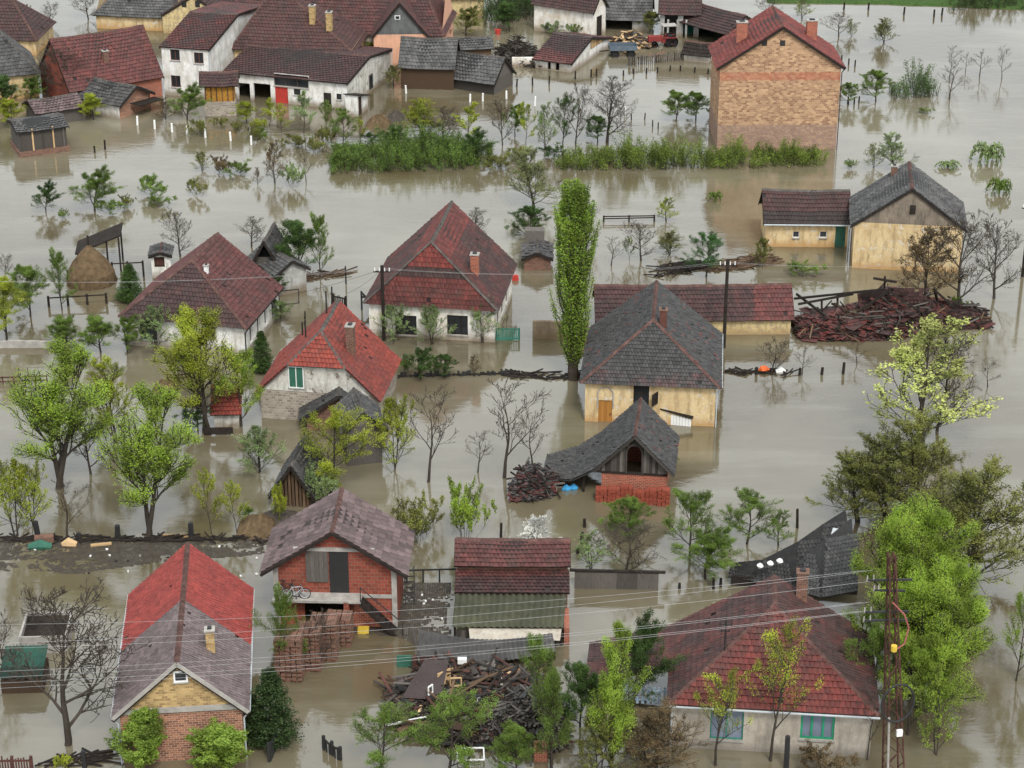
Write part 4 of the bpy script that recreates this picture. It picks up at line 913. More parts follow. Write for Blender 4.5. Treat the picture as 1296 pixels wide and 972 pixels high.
# tanks by the left bare tree
t=thing('concrete_box','open topped dark box shed with pale rim standing in the water at the left','box',P(56,826),R(3)); b=MB(); zt=1.1
for x0,y0,x1,y1 in ((-1.3,0,1.3,0),(-1.3,2.6,1.3,2.6),(-1.3,0,-1.3,2.6),(1.3,0,1.3,2.6)): b.bar((x0,y0,zt/2-.3),(x1,y1,zt/2-.3),.12,zt+.6); 
b.build('wall',M['concrete'],t); b=MB(); b.face([(-1.3,0,.55),(1.3,0,.55),(1.3,2.6,.95),(-1.3,2.6,.95)]); b.build('lining',M['dark'],t)
t=thing('green_shed','small shed with a rusting green corrugated roof behind the bare tree at the left edge','shed',P(28,880),R(3)); b=MB(); corr(b,(-1.2,0,1.1),(1.2,0,1.1),(1.2,2.6,1.6),(-1.2,2.6,1.6),0,rows=3,amp=.03)
b.build('roof',m_roof('green_corrugated',(.012,.05,.035),(.018,.085,.058),moss=(.06,.05,.03),mossamt=.5),t); b=MB(); b.box((0,1.35,-.05),(2.3,2.3,1.8)); b.build('wall',M['woodbrown'],t)

# ------------------------------------------------------------ fences, posts, gates
def post(x,y,yt,label,group,m='dark',r=.1,name='fence_post',cat='post',lean=0):
    b=MB(); hh=HT(x,y,yt); l=random.uniform(-.06,.06)*hh+lean; b.tube([(0,0,-.5),(0,0,0),(l,random.uniform(-.03,.03),hh)],[r,r,r*.9],6)
    return tag(b.build(name,M[m],None,P(x,y)),label,cat,group)
for x,y in ((174,158),(196,163),(218,167),(237,170),(260,174),(292,178),(318,183)): post(x,y,y-11,'white post in the row of seven standing in the water below the corn crib','white posts by the corn crib','white',.11)
for x,y in ((595,129),(611,128),(641,125),(514,118)): post(x,y,y-10,'white post in the water before the low grey shed','white posts by the grey shed','white',.11)
for x,y in ((677,134),(735,137),(791,147)): post(x,y,y-12,'thin white post in the open water between the bare trees','white posts among bare trees','white',.1)
for x,y in ((654,110),(674,108),(695,106),(728,100),(748,98),(755,97)): post(x,y,y-10,'dark post in the water in front of the red roofed outhouse','dark posts by the outhouse','dark',.1)
for x,y in ((789,96),(802,94),(818,93),(832,92),(848,90),(861,90),(879,92),(896,94)): post(x,y,y-7,'short dark post in the line below the picket fence','dark posts below the pickets','dark',.1)
for x,y in ((799,152),(816,151),(826,160),(833,163)): post(x,y,y-8,'crooked dark stake in the water before the long hedge','stakes before the hedge','dark',.07)
for x,y in ((1012,475),(1067,473),(957,474),(1040,474)): post(x,y,y-(14 if x==1067 else 9),'dark post on the fence line in open water right of the cream house','fence line right of the cream house','dark',.12)
for x,y in ((1073,131),(1081,131),(1087,130),(1065,78),(1074,82),(1082,84)): post(x,y,y-8,'dark stake by the shrubs right of the tall brick house','stakes by the right shrubs','dark',.09)
for x,y in ((1068,12),(1099,12),(1144,18),(1182,21),(1192,19)): post(x,y,y-9,'fence post standing in the water along the far grassy bank','posts along the far bank','dark',.12)
for x,y,k in ((48,679,19),(100,681,6),(149,681,16),(242,680,18)): post(x,y,y-k,'thick black stump post along the scummy line left of the half hipped brick house','black stump posts','black',.19)
for x,y,k in ((740,667,10),(736,688,14),(731,700,9)): post(x,y,y-k,'black post in the short slanting row above the tiled shed','posts above the tiled shed','dark',.12)
for x,y,k in ((1009,668,24),(903,745,14),(912,742,10),(634,680,18),(860,745,7),(120,193,8),(133,189,12)): post(x,y,y-k,*{1009:('tall dark post in open water left of the dark barn','lone posts'),903:('leaning dark post behind the red hipped house, left one','lone posts'),912:('short dark post behind the red hipped house, right one','lone posts'),634:('thin post above the roof of the tiled shed','lone posts'),860:('stub of a post right of the palisade','lone posts'),120:('short stake in the water beside the nearer plank barn','lone posts'),133:('taller stake in the water right of the nearer plank barn','lone posts')}[x],'dark',.1)
post(107,972,950,'black gate post at the bottom left edge beside the floating scraps','lone posts','black',.13); post(995,972,932,'black post standing in front of the green framed window at the bottom','lone posts','black',.16)
def rails(name,label,a,b_,yt,m,n=3,rails_=(.9,),pick=0,cat='fence',r=.07,ph=None,mp=None):
    A_,B_=P(*a),P(*b_); d=B_-A_; L_=d.length; hh=HT(a[0],a[1],yt); t=thing(name,label,cat,A_,math.atan2(d.y,d.x))
    for i in range(n): b=MB(); b.box((L_*i/(n-1),0,hh/2-.25),(r*2,r*2,hh+.5)); b.build('post',M[m],t)
    for f in rails_: b=MB(); b.bar((0,-.05,hh*f),(L_,-.05,hh*f+random.uniform(-.05,.05)),.05,.1); b.build('rail',M[m],t)
    if pick:
        b=MB()
        for i in range(pick): 
            k=random.uniform(.85,1.05); b.box((L_*(i+.5)/pick,-.09,hh*k/2-.1),(L_/pick*.55,.03,hh*k+.2))
        o=b.build('pickets',M[mp or m],t)
    return t
rails('rail_fence','short black rail fence with three posts in open water above the budding trees',(764,281),(828,280),273,'dark',3,(.9,.55))
rails('picket_fence','grey picket fence by the trailer, top right of centre',(796,83),(862,76),72,'wood',5,(.8,),26)
rails('rail_fence','brown rail beside the haystack ending at the small white outhouse',(143,352),(182,350),332,'dark',3,(.92,),r=.08)
rails('rail_fence','low rail in the water in front of the haystack',(62,388),(135,384),375,'dark',4,(.85,),r=.09)
rails('railing','rusty red railing in the water by the left edge, behind the big green tree',(-10,487),(60,485),477,'rust',6,(.9,.4),r=.04)
rails('railing','short rusty railing right of the brown heap, before the whitewashed house',(212,480),(256,478),474,'rust',4,(.9,.4),r=.04)
rails('field_gate','green mesh gate beside the white house, centre',(628,430),(657,430),415,'dkgreen',2,(.95,.1),14,mp='teal',cat='gate')
rails('picket_gate','dark picket gate half sunk left of the white house',(421,388),(438,392),371,'dark',2,(.8,),8,cat='gate')
rails('picket_gate','small black picket gate at the bottom edge, right of the conifer',(410,948),(431,962),931,'black',3,(.75,),6,cat='gate')
rails('picket_gate','black picket gate seen edge on under the conifer',(341,964),(349,945),940,'black',2,(.75,),5,cat='gate')
rails('red_fence','red picket fence at the bottom left corner',(-6,985),(42,985),957,'rust',3,(.8,),14)
rails('yard_rail','black pipe rail from the red block outbuilding to the tiled shed',(515,737),(577,736),721,'black',4,(.98,),r=.05)
rails('wire_fence','low wire fence behind the debris, left of the red hipped house',(693,948),(805,944),938,'rust',6,(.9,),r=.03)
wallseg('low_wall','low grey wall with red patches at the left edge before the small orchard',(-10,440),(90,439),432,M['concrete'])
t=thing('sunken_pickets','line of broken black picket tips showing above the water in front of the white house','fence',P(505,478),0); A_,B_=P(505,478),P(655,474)
for i in range(52):
    if random.random()<.2: continue
    d=(B_-A_)*(i/52); b=MB(); hh=random.uniform(.15,.5); b.box((d.x,d.y+random.uniform(-.1,.1),hh/2-.1),(.16,.05,hh+.2),random.uniform(-.2,.2)); b.build('picket',M['black'],t)
b=MB(); d=B_-A_; b.bar((0,.05,.12),(d.x,d.y+.05,.1),.06,.1); b.build('rail',M['dark'],t)
wire_=lambda a,b_,sag,r=.022: None
def drift(name,label,a,b_,n,spread,m='dark',cat='driftwood',ln=(.5,1.8)):
    A_,B_=P(*a),P(*b_); t=MB()
    for i in range(n):
        s=random.random(); p=(B_-A_)*s+Vector((random.uniform(-1,1),random.uniform(-1,1),0))*spread; a_=random.gauss(math.atan2((B_-A_).y,(B_-A_).x),.5); L_=random.uniform(*ln)/2; z=random.uniform(.0,.12)
        t.bar((p.x-math.cos(a_)*L_,p.y-math.sin(a_)*L_,z),(p.x+math.cos(a_)*L_,p.y+math.sin(a_)*L_,z+random.uniform(-.05,.15)),random.uniform(.04,.12),.07)
    return tag(t.build(name,M[m],None,A_),label,cat,None,'stuff')
drift('driftwood','tangled driftwood afloat at the foot of the poplar',(640,476),(740,476),60,.6)
drift('driftwood','long raft of brown branches floating below the dark green tree',(905,338),(975,328),220,1.0,'woodbrown')
drift('driftwood','heap of grey branches in the water between the budding trees',(835,345),(885,335),120,1.0)
drift('driftwood','drifting boards on the fence line with an orange buoy',(925,471),(1000,472),40,.4)
drift('driftwood','scraps of wood around the two dark trees behind the whitewashed house',(375,353),(435,346),45,.7,'woodbrown')
drift('driftwood','thin line of floating reeds along the near edge of the left water',(0,683),(350,682),120,.35)
drift('driftwood','floating scraps before the bottom left post',(65,966),(140,958),40,.5)
b=MB(); b.tube([(0,0,0),(.25,0,.15),(.5,0,.2),(.8,0,.1)],[.1,.3,.28,.1],8); tag(b.build('orange_buoy',M['orange'],None,P(960,470)),'orange plastic tub floating on the fence line right of the cream house','tub')
b=MB(); b.tube([(0,0,0.1),(.4,0,.2),(.7,.1,.1)],[.15,.3,.1],8); tag(b.build('white_bag',M['white'],None,P(982,472)),'white bag caught beside the orange tub','bag')
for x,y,l,m in ((612,620,'round blue plastic can floating under the barn roof, left of a pair','blue'),(621,619,'blue plastic can floating under the barn roof, right of a pair','blue')):
    b=MB(); b.tube([(-.3,0,.05),(0,0,.15),(.25,0,.05)],[.12,.28,.12],8); tag(b.build('plastic_can',M[m],None,P(x+105,y)),l,'can','blue cans')
b=MB(); b.box((0,0,.15),(.7,.5,.3)); b.box((.1,0,.35),(.3,.3,.15)); tag(b.build('red_crate',M['red'],None,P(651,354)),'red crate floating right behind the white house','crate')
b=MB(); b.tube([(-.7,0,.1),(0,0,.28),(.7,.1,.1)],[.2,.35,.2],8); tag(b.build('green_barrel',M['dkgreen'],None,P(51,694)),'green barrel lying in the scum by the leftmost stump post','barrel')
b=MB(); b.box((0,0,.15),(1.2,.6,.3),.2); tag(b.build('brick_block',M['b_old'],None,P(56,684)),'brown lump just behind the green barrel','block')
b=MB(); b.tube([(-.4,0,.05),(0,0,.2),(.5,0,.05)],[.15,.35,.2],7); tag(b.build('straw_bundle',M['woodpale'],None,P(87,690)),'tan bundle afloat right of the green barrel','bundle')
for x,y,a_,l in ((128,690,.2,'pale plank floating left of the forked tree trunk'),(222,679,0,'long orange plank floating before the rightmost stump post')): b=MB(); b.box((0,0,.06),(1.3 if x==128 else 1.7,.25,.1),a_); tag(b.build('plank',M['woodpale'],None,P(x,y)),l,'plank')
# litter flecks
for i in range(26):
    x,y=(random.uniform(5,330),random.uniform(686,735)) if i<17 else (random.uniform(515,570),random.uniform(745,800))
    b=MB(); s=random.uniform(.07,.16); b.box((0,0,.04),(s,s*.7,.1),random.uniform(0,3)); tag(b.build('litter',M['white'] if i%3 else M['black'],None,P(x,y)),'small scrap of litter floating in the dark scum','litter','floating litter')
def scum(name,label,pts,dens):
    b=MB(); c=sum((P(*p) for p in pts),Vector())/len(pts); n=len(pts); out=[]
    for i in range(n):
        a,b2=P(*pts[i]),P(*pts[(i+1)%n])
        for k in range(12): q=a.lerp(b2,k/12); out.append(q+(c-q)*noise.noise(q*.5)*.12)
    xs=[q.x for q in out]; ys=[q.y for q in out]
    def inside(x,y):
        r=False; m_=len(out)
        for i in range(m_):
            p,q=out[i],out[(i+1)%m_]
            if (p.y>y)!=(q.y>y) and x<(q.x-p.x)*(y-p.y)/(q.y-p.y)+p.x: r=not r
        return r
    g=.15; x=min(xs)
    while x<max(xs):
        y=min(ys)
        while y<max(ys):
            v=noise.noise(Vector((x*.35,y*.5,1)))+.5*noise.noise(Vector((x*1.4,y*2,5)))
            if v>-.1-dens+random.uniform(-.25,.25) and inside(x,y):
                s=g*random.uniform(.45,.75); a=random.uniform(0,3); b.face([(x+s*math.cos(a+k*math.pi/2)*1.2,y+s*math.sin(a+k*math.pi/2),.004+.012*random.random()) for k in range(4)])
            y+=g
        x+=g
    return tag(b.build(name,M['mud'],None,(0,0,0)),label,'scum',None,'stuff')
scum('floating_scum','band of dark scum on the water between the stump posts and the brick house',[(0,683),(340,682),(350,700),(200,712),(100,726),(0,722)],.22)
scum('floating_scum','dark mud and flotsam covering the yard between the red outbuilding and the tiled shed',[(508,738),(572,738),(566,800),(545,825),(500,805),(440,800),(440,785),(505,785)],.35)
# clay heaps
def mound(name,label,x0,x1,y,yt,m,cat='heap',kind=None,dep=1.2):
    A_,B_=P(x0,y),P(x1,y); L_=(B_-A_).length; hh=HT((x0+x1)/2,y,yt)*.8; b=MB(); nx,ny=14,8
    f=lambda i,j:(L_*i/nx,(j/ny-.5)*2*dep,max(-.3,hh*(math.sin(math.pi*i/nx)**.7)*math.cos(math.pi*(j/ny-.5))*(1+.35*noise.noise(Vector((i*.7,j*.8,x0))))-.08))
    for i in range(nx):
        for j in range(ny): b.face([f(i,j),f(i+1,j),f(i+1,j+1),f(i,j+1)])
    return tag(b.build(name,m,None,A_),label,cat,None,kind)
mound('manure_heap','dark brown heap in the water by the corner of the stained gable',463,496,158,140,M['hay'])
mound('manure_heap','reddish brown heap right of the dark heap',490,512,150,136,M['mud'])
mound('clay_heap','brown heap in front of the whitewashed house, left of the rusty railing',193,228,490,477,M['hay'])
mound('sand_heap','heap of sandy rubble left of the mauve roofed outbuilding',300,350,668,648,M['hay'],dep=1.6)
mound('sand_heap','dark ruined mound beside the ruined hut',330,380,655,642,M['mud'],dep=1)

# ------------------------------------------------------------ heaps of wreckage
def heap(name,label,cat,line,parts,seed,tilt=.45):
    rnd=random.Random(seed); o=P(line[0][0],line[0][1]); pts=[(P(x,y)-o,hh,dp) for x,y,hh,dp in line]; t=thing(name,label,cat,o)
    def at(s,v):
        f=s*(len(pts)-1); i=min(int(f),len(pts)-2); k=f-i; c=pts[i][0].lerp(pts[i+1][0],k); hh=lerp(pts[i][1],pts[i+1][1],k); dp=lerp(pts[i][2],pts[i+1][2],k)
        z=hh*(1-abs(v)**1.6)*(1+.5*noise.noise(Vector((s*9,v*2.5,seed)))); return Vector((c.x,c.y+v*dp,z-.1))
    b=MB(); nx,ny=40,10
    for i in range(nx):
        for j in range(ny): b.face([at(i/nx,j/ny*2-1),at((i+1)/nx,j/ny*2-1),at((i+1)/nx,(j+1)/ny*2-1),at(i/nx,(j+1)/ny*2-1)])
    b.build('mound',M['dark'],t)
    for pn,mats,n,(sx,sy,sz),lift in parts:
        b=MB()
        for i in range(n):
            p=at(rnd.random(),rnd.uniform(-1,1)); L_=sx*rnd.uniform(.5,1.2); a=rnd.uniform(0,6.28); d=Vector((math.cos(a),math.sin(a),rnd.gauss(0,tilt)*.6)).normalized(); p.z+=rnd.uniform(0,lift)
            b.bar(p-d*L_/2,p+d*L_/2,sy*rnd.uniform(.6,1.2),sz,rnd.randrange(len(mats)))
        tag(b.build(pn,mats,t),kind='stuff')
    return t
heap('collapsed_barn','long collapsed barn, a heap of red tiles and broken beams right of the long shed','ruin',[(1006,418,.6,1.8),(1045,414,1.0,2.8),(1095,410,1.3,3.4),(1120,407,2.7,3.6),(1150,404,1.4,3.4),(1190,401,1.0,3.0),(1225,402,.6,2.2),(1246,406,.2,1.4)],
  [('fallen_tiles',[M['r_maroon'],M['r_red'],M['r_red'],M['r_brown'],M['dark']],4600,(.42,.34,.04),.3),('broken_beams',[M['dark'],M['wood'],M['dark'],M['woodbrown']],200,(1.8,.09,.09),.7),('tile_sheets',[M['r_maroon'],M['r_brown']],40,(1.6,1.1,.06),.35),('rubble_blocks',[M['white'],M['concrete']],10,(.4,.3,.2),.2)],5)
t=bpy.data.objects['collapsed_barn']; o=t.location
for a_,b_ in (((1005,378,1.6),(1120,366,3.4)),((1008,372,1.8),(1045,400,1.2)),((1085,395,1.5),(1125,368,3.4)),((1118,395,.5),(1120,350,4.2)),((1125,368,3.4),(1165,395,1.4)),((1180,365,2.6),(1215,395,.6)),((1190,392,.4),(1182,365,2.6)),((1060,372,2.4),(1060,398,.8)),((1010,385,1.5),(1080,372,2.6)),((1040,400,.6),(1040,378,1.9)),((1105,352,4.0),(1135,357,3.9))):
    b=MB(); b.bar(P(*a_)-o,P(*b_)-o,.14,.16); b.build('rafter',M['dark'],t)
b=MB(); q=[P(1088,392,1.2)-o,P(1140,385,1.6)-o,P(1128,365,3.2)-o,P(1085,372,2.5)-o]; tiles(b,*q,0,tw=.3,th=.35,gap=.1,jit=.05); b.build('roof_fragment',M['r_maroon'],t)
b=MB(); q=[P(1125,392,1.2)-o,P(1185,392,.8)-o,P(1165,372,2.0)-o,P(1125,364,3.3)-o]; tiles(b,*q,0,tw=.3,th=.35,gap=.12,jit=.06); b.build('roof_fragment',M['r_brown'],t)
heap('rubble_heap','wide heap of wrecked planks, furniture and rubbish at the bottom centre','rubble',[(492,893,.3,1.5),(530,895,.9,3.2),(580,893,1.2,4.2),(630,893,1.3,4.2),(670,900,1.2,3.8),(705,912,.5,2.2)],
  [('broken_planks',[M['dark'],M['wood'],M['woodbrown'],M['dark'],M['black']],1500,(1.0,.09,.05),.3),('long_planks',[M['dark'],M['wood'],M['woodbrown'],M['rust']],170,(2.8,.14,.06),.6),('torn_sheets',[M['dark'],M['black'],M['wood'],M['r_purple'],M['woodbrown']],120,(1.0,.7,.04),.4),('rubbish_scraps',[M['dark'],M['rust'],M['black'],M['woodbrown'],M['dark']],600,(.35,.25,.12),.3),('pale_boards',[M['woodpale'],M['white'],M['p_tan']],26,(.7,.18,.05),.35)],9)
heap('slat_heap','heap of grey slats at the right side of the rubble, behind the feathery tree','rubble',[(612,925,.5,1.5),(650,915,1.7,2.6),(690,915,1.8,2.6),(712,925,.6,1.5)],[('slats',[M['wood'],M['wood'],M['dark'],M['r_slate']],1500,(1.2,.12,.04),.25)],14,.3)
heap('fallen_roof','grey broken tile roof fallen into the water left of the small barn','ruin',[(645,628,.6,.9),(665,622,1.9,1.5),(685,620,1.5,1.5),(705,618,.9,1.1)],[('fallen_tiles',[M['r_mix'],M['r_dark']],500,(.36,.25,.04),.2),('broken_beams',[M['dark'],M['wood']],40,(1.5,.1,.1),.3)],3)
heap('stick_pile','tangled pile of branches and rubble between the low grey shed and the red roofed outhouse','rubble',[(632,76,.8,2.5),(655,72,1.8,3.5),(685,80,.6,2)],[('branches',[M['dark'],M['wood'],M['bark']],500,(1.8,.07,.07),.4)],4)
wallseg('broken_wall','low broken white wall with small holes below the tangled branch pile',(648,84),(680,84),72,M['p_whitepeel'])
heap('rubbish_heap','pile of boards and pale rubbish beside the trailer','rubble',[(775,58,.6,1.6),(800,54,1.2,2.2),(822,58,.5,1.6)],[('boards',[M['woodbrown'],M['wood'],M['woodpale']],160,(1.1,.2,.1),.3)],6)
def frame_obj(name,label,x,y,z,w,hh,rot,m,lay=True):
    b=MB(); c=Vector((math.cos(rot),math.sin(rot),0)); s=Vector((-math.sin(rot),math.cos(rot),.25 if lay else 0)); s= s if lay else Vector((0,0,1)); th=.07
    A_=[-c*w/2,c*w/2,c*w/2+s*hh,-c*w/2+s*hh]
    for i in range(4): b.bar(A_[i],A_[(i+1)%4],th)
    return tag(b.build(name,M[m],None,P(x,y,z)),label,'frame')
frame_obj('window_frame','white empty window frame lying in the water at the foot of the rubble, near the bottom edge',596,962,.25,1.4,.8,.05,'white')
frame_obj('chair_frame','pale wooden chair frame lying on top of the rubble heap',577,868,1.5,.6,.5,.1,'woodpale',False)
frame_obj('window_frame','small white frame standing in the middle of the rubble heap',545,878,1.4,.35,.5,.9,'white',False)
b=MB(); b.bar((-1.1,-.3,.1),(1.1,.3,.25),.09); tag(b.build('white_pipe',M['white'],None,P(514,916,.5)),'long white pipe slanting across the left of the rubble heap','pipe')
b=MB(); b.box((0,0,0),(.9,.06,.9),.7,M=None); tag(b.build('wardrobe_panel',M['woodpale'],None,P(562,858,1.7)),'pale board standing on end beside the leaning mauve sheet','board')
b=MB(); b.face([(-1.4,-.6,-.4),(.7,-.7,-.5),(1.1,.9,1.0),(-.2,.8,1.1)]); b.face([(-1.4,-.6,-.46),(-.2,.8,1.04),(1.1,.9,.94),(.7,-.7,-.56)]); tag(b.build('leaning_sheet',M['r_purple'],None,P(542,866,1.6)),'leaning mauve sheet of roofing on the rubble heap','sheet')
b=MB(); b.box((0,0,.1),(.5,.3,.3)); tag(b.build('white_box',M['white'],None,P(585,838,1.4)),'white box at the top edge of the rubble heap','box')
b=MB(); b.box((0,0,.4),(.7,.6,1.1)); tag(b.build('brick_pier',M['b_red'],None,P(684,960)),'small red brick pier at the right foot of the rubble heap','pier')
b=MB(); b.box((0,0,.15),(.65,.4,.3)); tag(b.build('yellow_box',M['yellow'],None,P(460,800)),'yellow crate on the mud before the red outbuilding','crate')
b=MB(); b.tube([(0,0,0),(.3,0,.3),(.6,0,.1)],[.2,.4,.2],8); tag(b.build('red_drum',M['red'],None,P(461,783)),'red drum beside the stair of the red outbuilding','drum')
t=thing('ladder','black ladder leaning up at the right side of the red block outbuilding','ladder',P(519,766),0)
for sg in (-.28,.28): b=MB(); b.bar((sg,0,-.3),(sg-.05,.9,2.2),.06); b.build('side_rail',M['black'],t)
for i in range(8): b=MB(); b.bar((-.28,.9*i/8+.05,-.3+2.5*i/8),(.28,.9*i/8+.05,-.3+2.5*i/8),.05); b.build('rung',M['black'],t)
frame_obj('broken_gate','black broken timber frame with white boards left of the small tree, behind the stone house',366,385,.0,1.6,1.2,.3,'black',False)
t=thing('well_sweep','black timber triangle standing at the left corner of the white house','timber frame',P(458,392),0)
for a_,b_ in (((0,0,-.3),(0,0,1.6)),((0,0,1.5),(1.1,.3,.1)),((.9,0,-.3),(.9,0,1.2)),((0,0,1.1),(1.0,0,1.1))): b=MB(); b.bar(a_,b_,.14); b.build('beam',M['black'],t)

# ------------------------------------------------------------ tractor, trailer
t=thing('tractor','small red tractor with a cab frame standing in flood water at the top','tractor',P(842,58),R(10))
b=MB(); b.box((-1.2,0,.9),(1.6,.7,.6)); b.box((-1.9,0,.85),(.12,.6,.5)); M['tractor']=m_plain('faded_red_paint',(.22,.035,.03)); b.build('hood',M['tractor'],t)
b=MB(); b.box((.3,0,.7),(1.5,.9,.5)); b.box((.5,.62,1.1),(1.2,.4,.08)); b.box((.5,-.62,1.1),(1.2,.4,.08)); b.build('body',M['tractor'],t)
b=MB(); 
for x in (-.3,1.0):
    for y in (-.5,.5): b.bar((x,y,.9),(x,y,2.3),.07)
for z in (2.3,): b.bar((-.3,-.5,z),(1.0,-.5,z),.08); b.bar((-.3,.5,z),(1.0,.5,z),.08); b.bar((-.3,-.5,z),(-.3,.5,z),.08); b.bar((1,-.5,z),(1,.5,z),.08)
b.build('cab_frame',M['dark'],t); b=MB(); b.box((.35,0,2.38),(1.6,1.2,.08)); b.build('cab_roof',M['concrete'],t); b=MB(); b.box((.5,0,1.1),(.45,.45,.3)); b.build('seat',M['black'],t)
for x,y,r_ in ((.6,.65,.7),(.6,-.65,.7),(-1.4,.5,.42),(-1.4,-.5,.42)): b=MB(); b.tube([(x,y-.14,r_-.1),(x,y+.14,r_-.1)],r_,14); w_=b.build('wheel',M['tyre'],t); b=MB(); b.tube([(x,y-.17,r_-.1),(x,y+.17,r_-.1)],r_*.45,10); b.build('rim',M['rust'],w_)
t=thing('trailer','blue grey farm trailer with low sides beside the tractor','trailer',P(788,70),R(4))
b=MB(); b.box((0,0,.75),(3,1.6,.12)); b.build('bed',M['wood'],t)
for a_,c_ in (((-1.5,-.8,1.0),(1.5,-.8,1.0)),((-1.5,.8,1.0),(1.5,.8,1.0)),((-1.5,-.8,1.0),(-1.5,.8,1.0)),((1.5,-.8,1.0),(1.5,.8,1.0))): b=MB(); b.bar(a_,c_,.06,.5); b.build('side_board',m_plain('trailer_paint',(.10,.13,.16)) if 'trailer_paint' not in bpy.data.materials else bpy.data.materials['trailer_paint'],t)
b=MB(); b.bar((-1.5,0,.6),(-2.6,0,.5),.1); b.build('drawbar',M['dark'],t)
for x,y in ((-.9,.8),(-.9,-.8),(.9,.8),(.9,-.8)): b=MB(); b.tube([(x,y-.1,.35),(x,y+.1,.35)],.42,12); b.build('wheel',M['tyre'],t)
b=MB(); b.tube([(0,0,-.1),(0,0,.5)],[.3,.3],10); b.box((0,0,.5),(.7,.4,.1)); tag(b.build('red_tub',M['red'],None,P(630,43)),'bright red tub in the water at the top, under the green trees','tub')

# ------------------------------------------------------------ poles, wires, pylon
def wire(name,label,group,pts,sag=.4,r=.009,m='wire'):
    b=MB(); out=[]
    for i in range(len(pts)-1):
        a,c=Vector(pts[i]),Vector(pts[i+1])
        for k in range(17): s=k/16; q=a.lerp(c,s); q.z-=sag*4*s*(1-s); out.append(q)
    b.tube([q-out[0] for q in out],r,4,cap=False); return tag(b.build(name,M[m],None,out[0]),label,'wire',group)
def upole(x,y,yt,label,arm=1,r=.12,m='dark'):
    t=thing('utility_pole',label,'pole',P(x,y)); hh=HT(x,y,yt); b=MB(); b.tube([(0,0,-.6),(0,0,hh)],[r*1.2,r],8); b.build('pole',M[m],t)
    if arm:
        b=MB(); b.box((0,0,hh-.5),(1.3,.1,.1)); b.build('crossarm',M['dark'],t)
        for q in (-.55,-.2,.2,.55): b=MB(); b.tube([(q,0,hh-.45),(q,0,hh-.2)],[.05,.04],6); b.build('insulator',M['white'],t)
    return P(x,y)+Vector((0,0,hh))
p1=upole(486,431,336,'wooden utility pole in front of the white house'); p2=upole(916,440,328,'slim utility pole right of the cream house'); p3=upole(1294,350,256,'utility pole at the right edge by the bare tree')
p0=P(-120,440)+Vector((0,0,6))
for k in (-.55,.55):
    v=Vector((k,0,-.25)); wire('power_wire','thin wire of the village line crossing the middle of the flood','middle power line',[p0+v,p1+v,p2+v,p3+v-Vector((0,0,4.2))],.7,.0065)
wire('power_wire','single wire running from the white house pole down to the sunken gate','house drop wires',[p1-Vector((0,0,.3)),P(375,372,.3)],.1,.012,'black')
wire('power_wire','single wire from the white house pole to the thin post beyond','house drop wires',[p1-Vector((0,0,.3)),P(438,372,2.2)],.2,.012,'black')
for x,y,yt,l in ((438,359,337,'short post in open water left of the white house roof'),(420,412,363,'thin pole rising behind the orange roofed stone house'),(386,412,394,'short thin pipe post behind the orange roofed house ridge')): post(x,y,yt,l,'poles behind the stone house','dark',.07)
# lattice pylon
base=P(1131,1012); HP=HT(1131,1012,697); t=thing('lattice_pylon','rusty lattice power pylon with a coil of black cable, lower right','pylon',base,R(12))
wb,wt=.46,.14
leg=lambda sx,sy,f: Vector((sx*lerp(wb,wt,f)-1.3*f,sy*lerp(wb,wt,f),f*HP))
for i,(sx,sy) in enumerate(((-1,-1),(1,-1),(1,1),(-1,1))): b=MB(); b.bar(leg(sx,sy,-.03),leg(sx,sy,1),.075); b.build('leg',M['rust'],t)
nb=17
for j in range(nb):
    f0,f1=j/nb,(j+1)/nb; s=1 if j%2 else -1
    for c in ((-1,-1,1,-1),(1,-1,1,1),(1,1,-1,1),(-1,1,-1,-1)):
        b=MB(); p,q=(c[0:2],c[2:4]) if s>0 else (c[2:4],c[0:2]); b.bar(leg(*p,f0),leg(*q,f1),.038); b.build('brace',M['rust'],t)
arms=[]
for z,l in ((HP-1.5,1.3),(HP-2.1,.9),(HP-3.3,1.3),(HP-3.8,1.3)):
    b=MB(); b.bar((-1.15-l,.0,z+.15),(-1.15+l*.8,.0,z-.1),.09); b.build('crossarm',M['black'],t); 
    for q in (-l,-l*.75): b=MB(); b.tube([(-1.15+q,0,z+.1),(-1.15+q,0,z+.4)],[.045,.03],6); b.build('insulator',M['concrete'],t); arms.append(base+Vector((-1.15+q,0,z+.4)))
b=MB(); ring=[(-.6+.85*math.cos(a),-.75,HP*.44+1.1*math.sin(a)) for a in [i*math.pi/14 for i in range(29)]]; b.tube(ring,.06,6,cap=False); b.build('cable_coil',M['black'],t)
b=MB(); b.box((-.3,-.6,HP*.31),(.3,.15,.35)); b.build('meter_box',M['white'],t)
b=MB(); b.tube([(-1.3,-.55,HP-2.4),(-.6,-.55,HP-3.2),(-.3,-.55,HP-4.0),(-.45,-.55,HP-4.9),(-.9,-.55,HP-5.2)],.045,5); b.build('pink_cable',m_plain('pink_insulation',(.30,.10,.085),.6),t)
b=MB(); b.tube([(-1.0,-.6,HP-5.2),(-1.0,-.6,HP-4.9)],.16,8); b.build('yellow_insulator',M['yellow'],t)  # yellow insulator where the pink cable ends
b=MB(); b.tube([(-.6,-.65,-.3),(-.95,-.65,HP*.38)],.06,6); b.build('conduit',M['concrete'],t)
def far_pt(x,y,z): return P(x,y,z)
for i,(yl_,a_) in enumerate(((775,(1111,727)),(800,(1111,738)),(806,(1111,745)))):
    A_=P(*a_,0); zz=arms[min(i,len(arms)-1)]; e=P(-60,yl_+16,HP-4.5); wire('power_wire','upper wire of the pylon line, one of three spread over the near houses','upper pylon wires',[zz,e],.7,.0065)
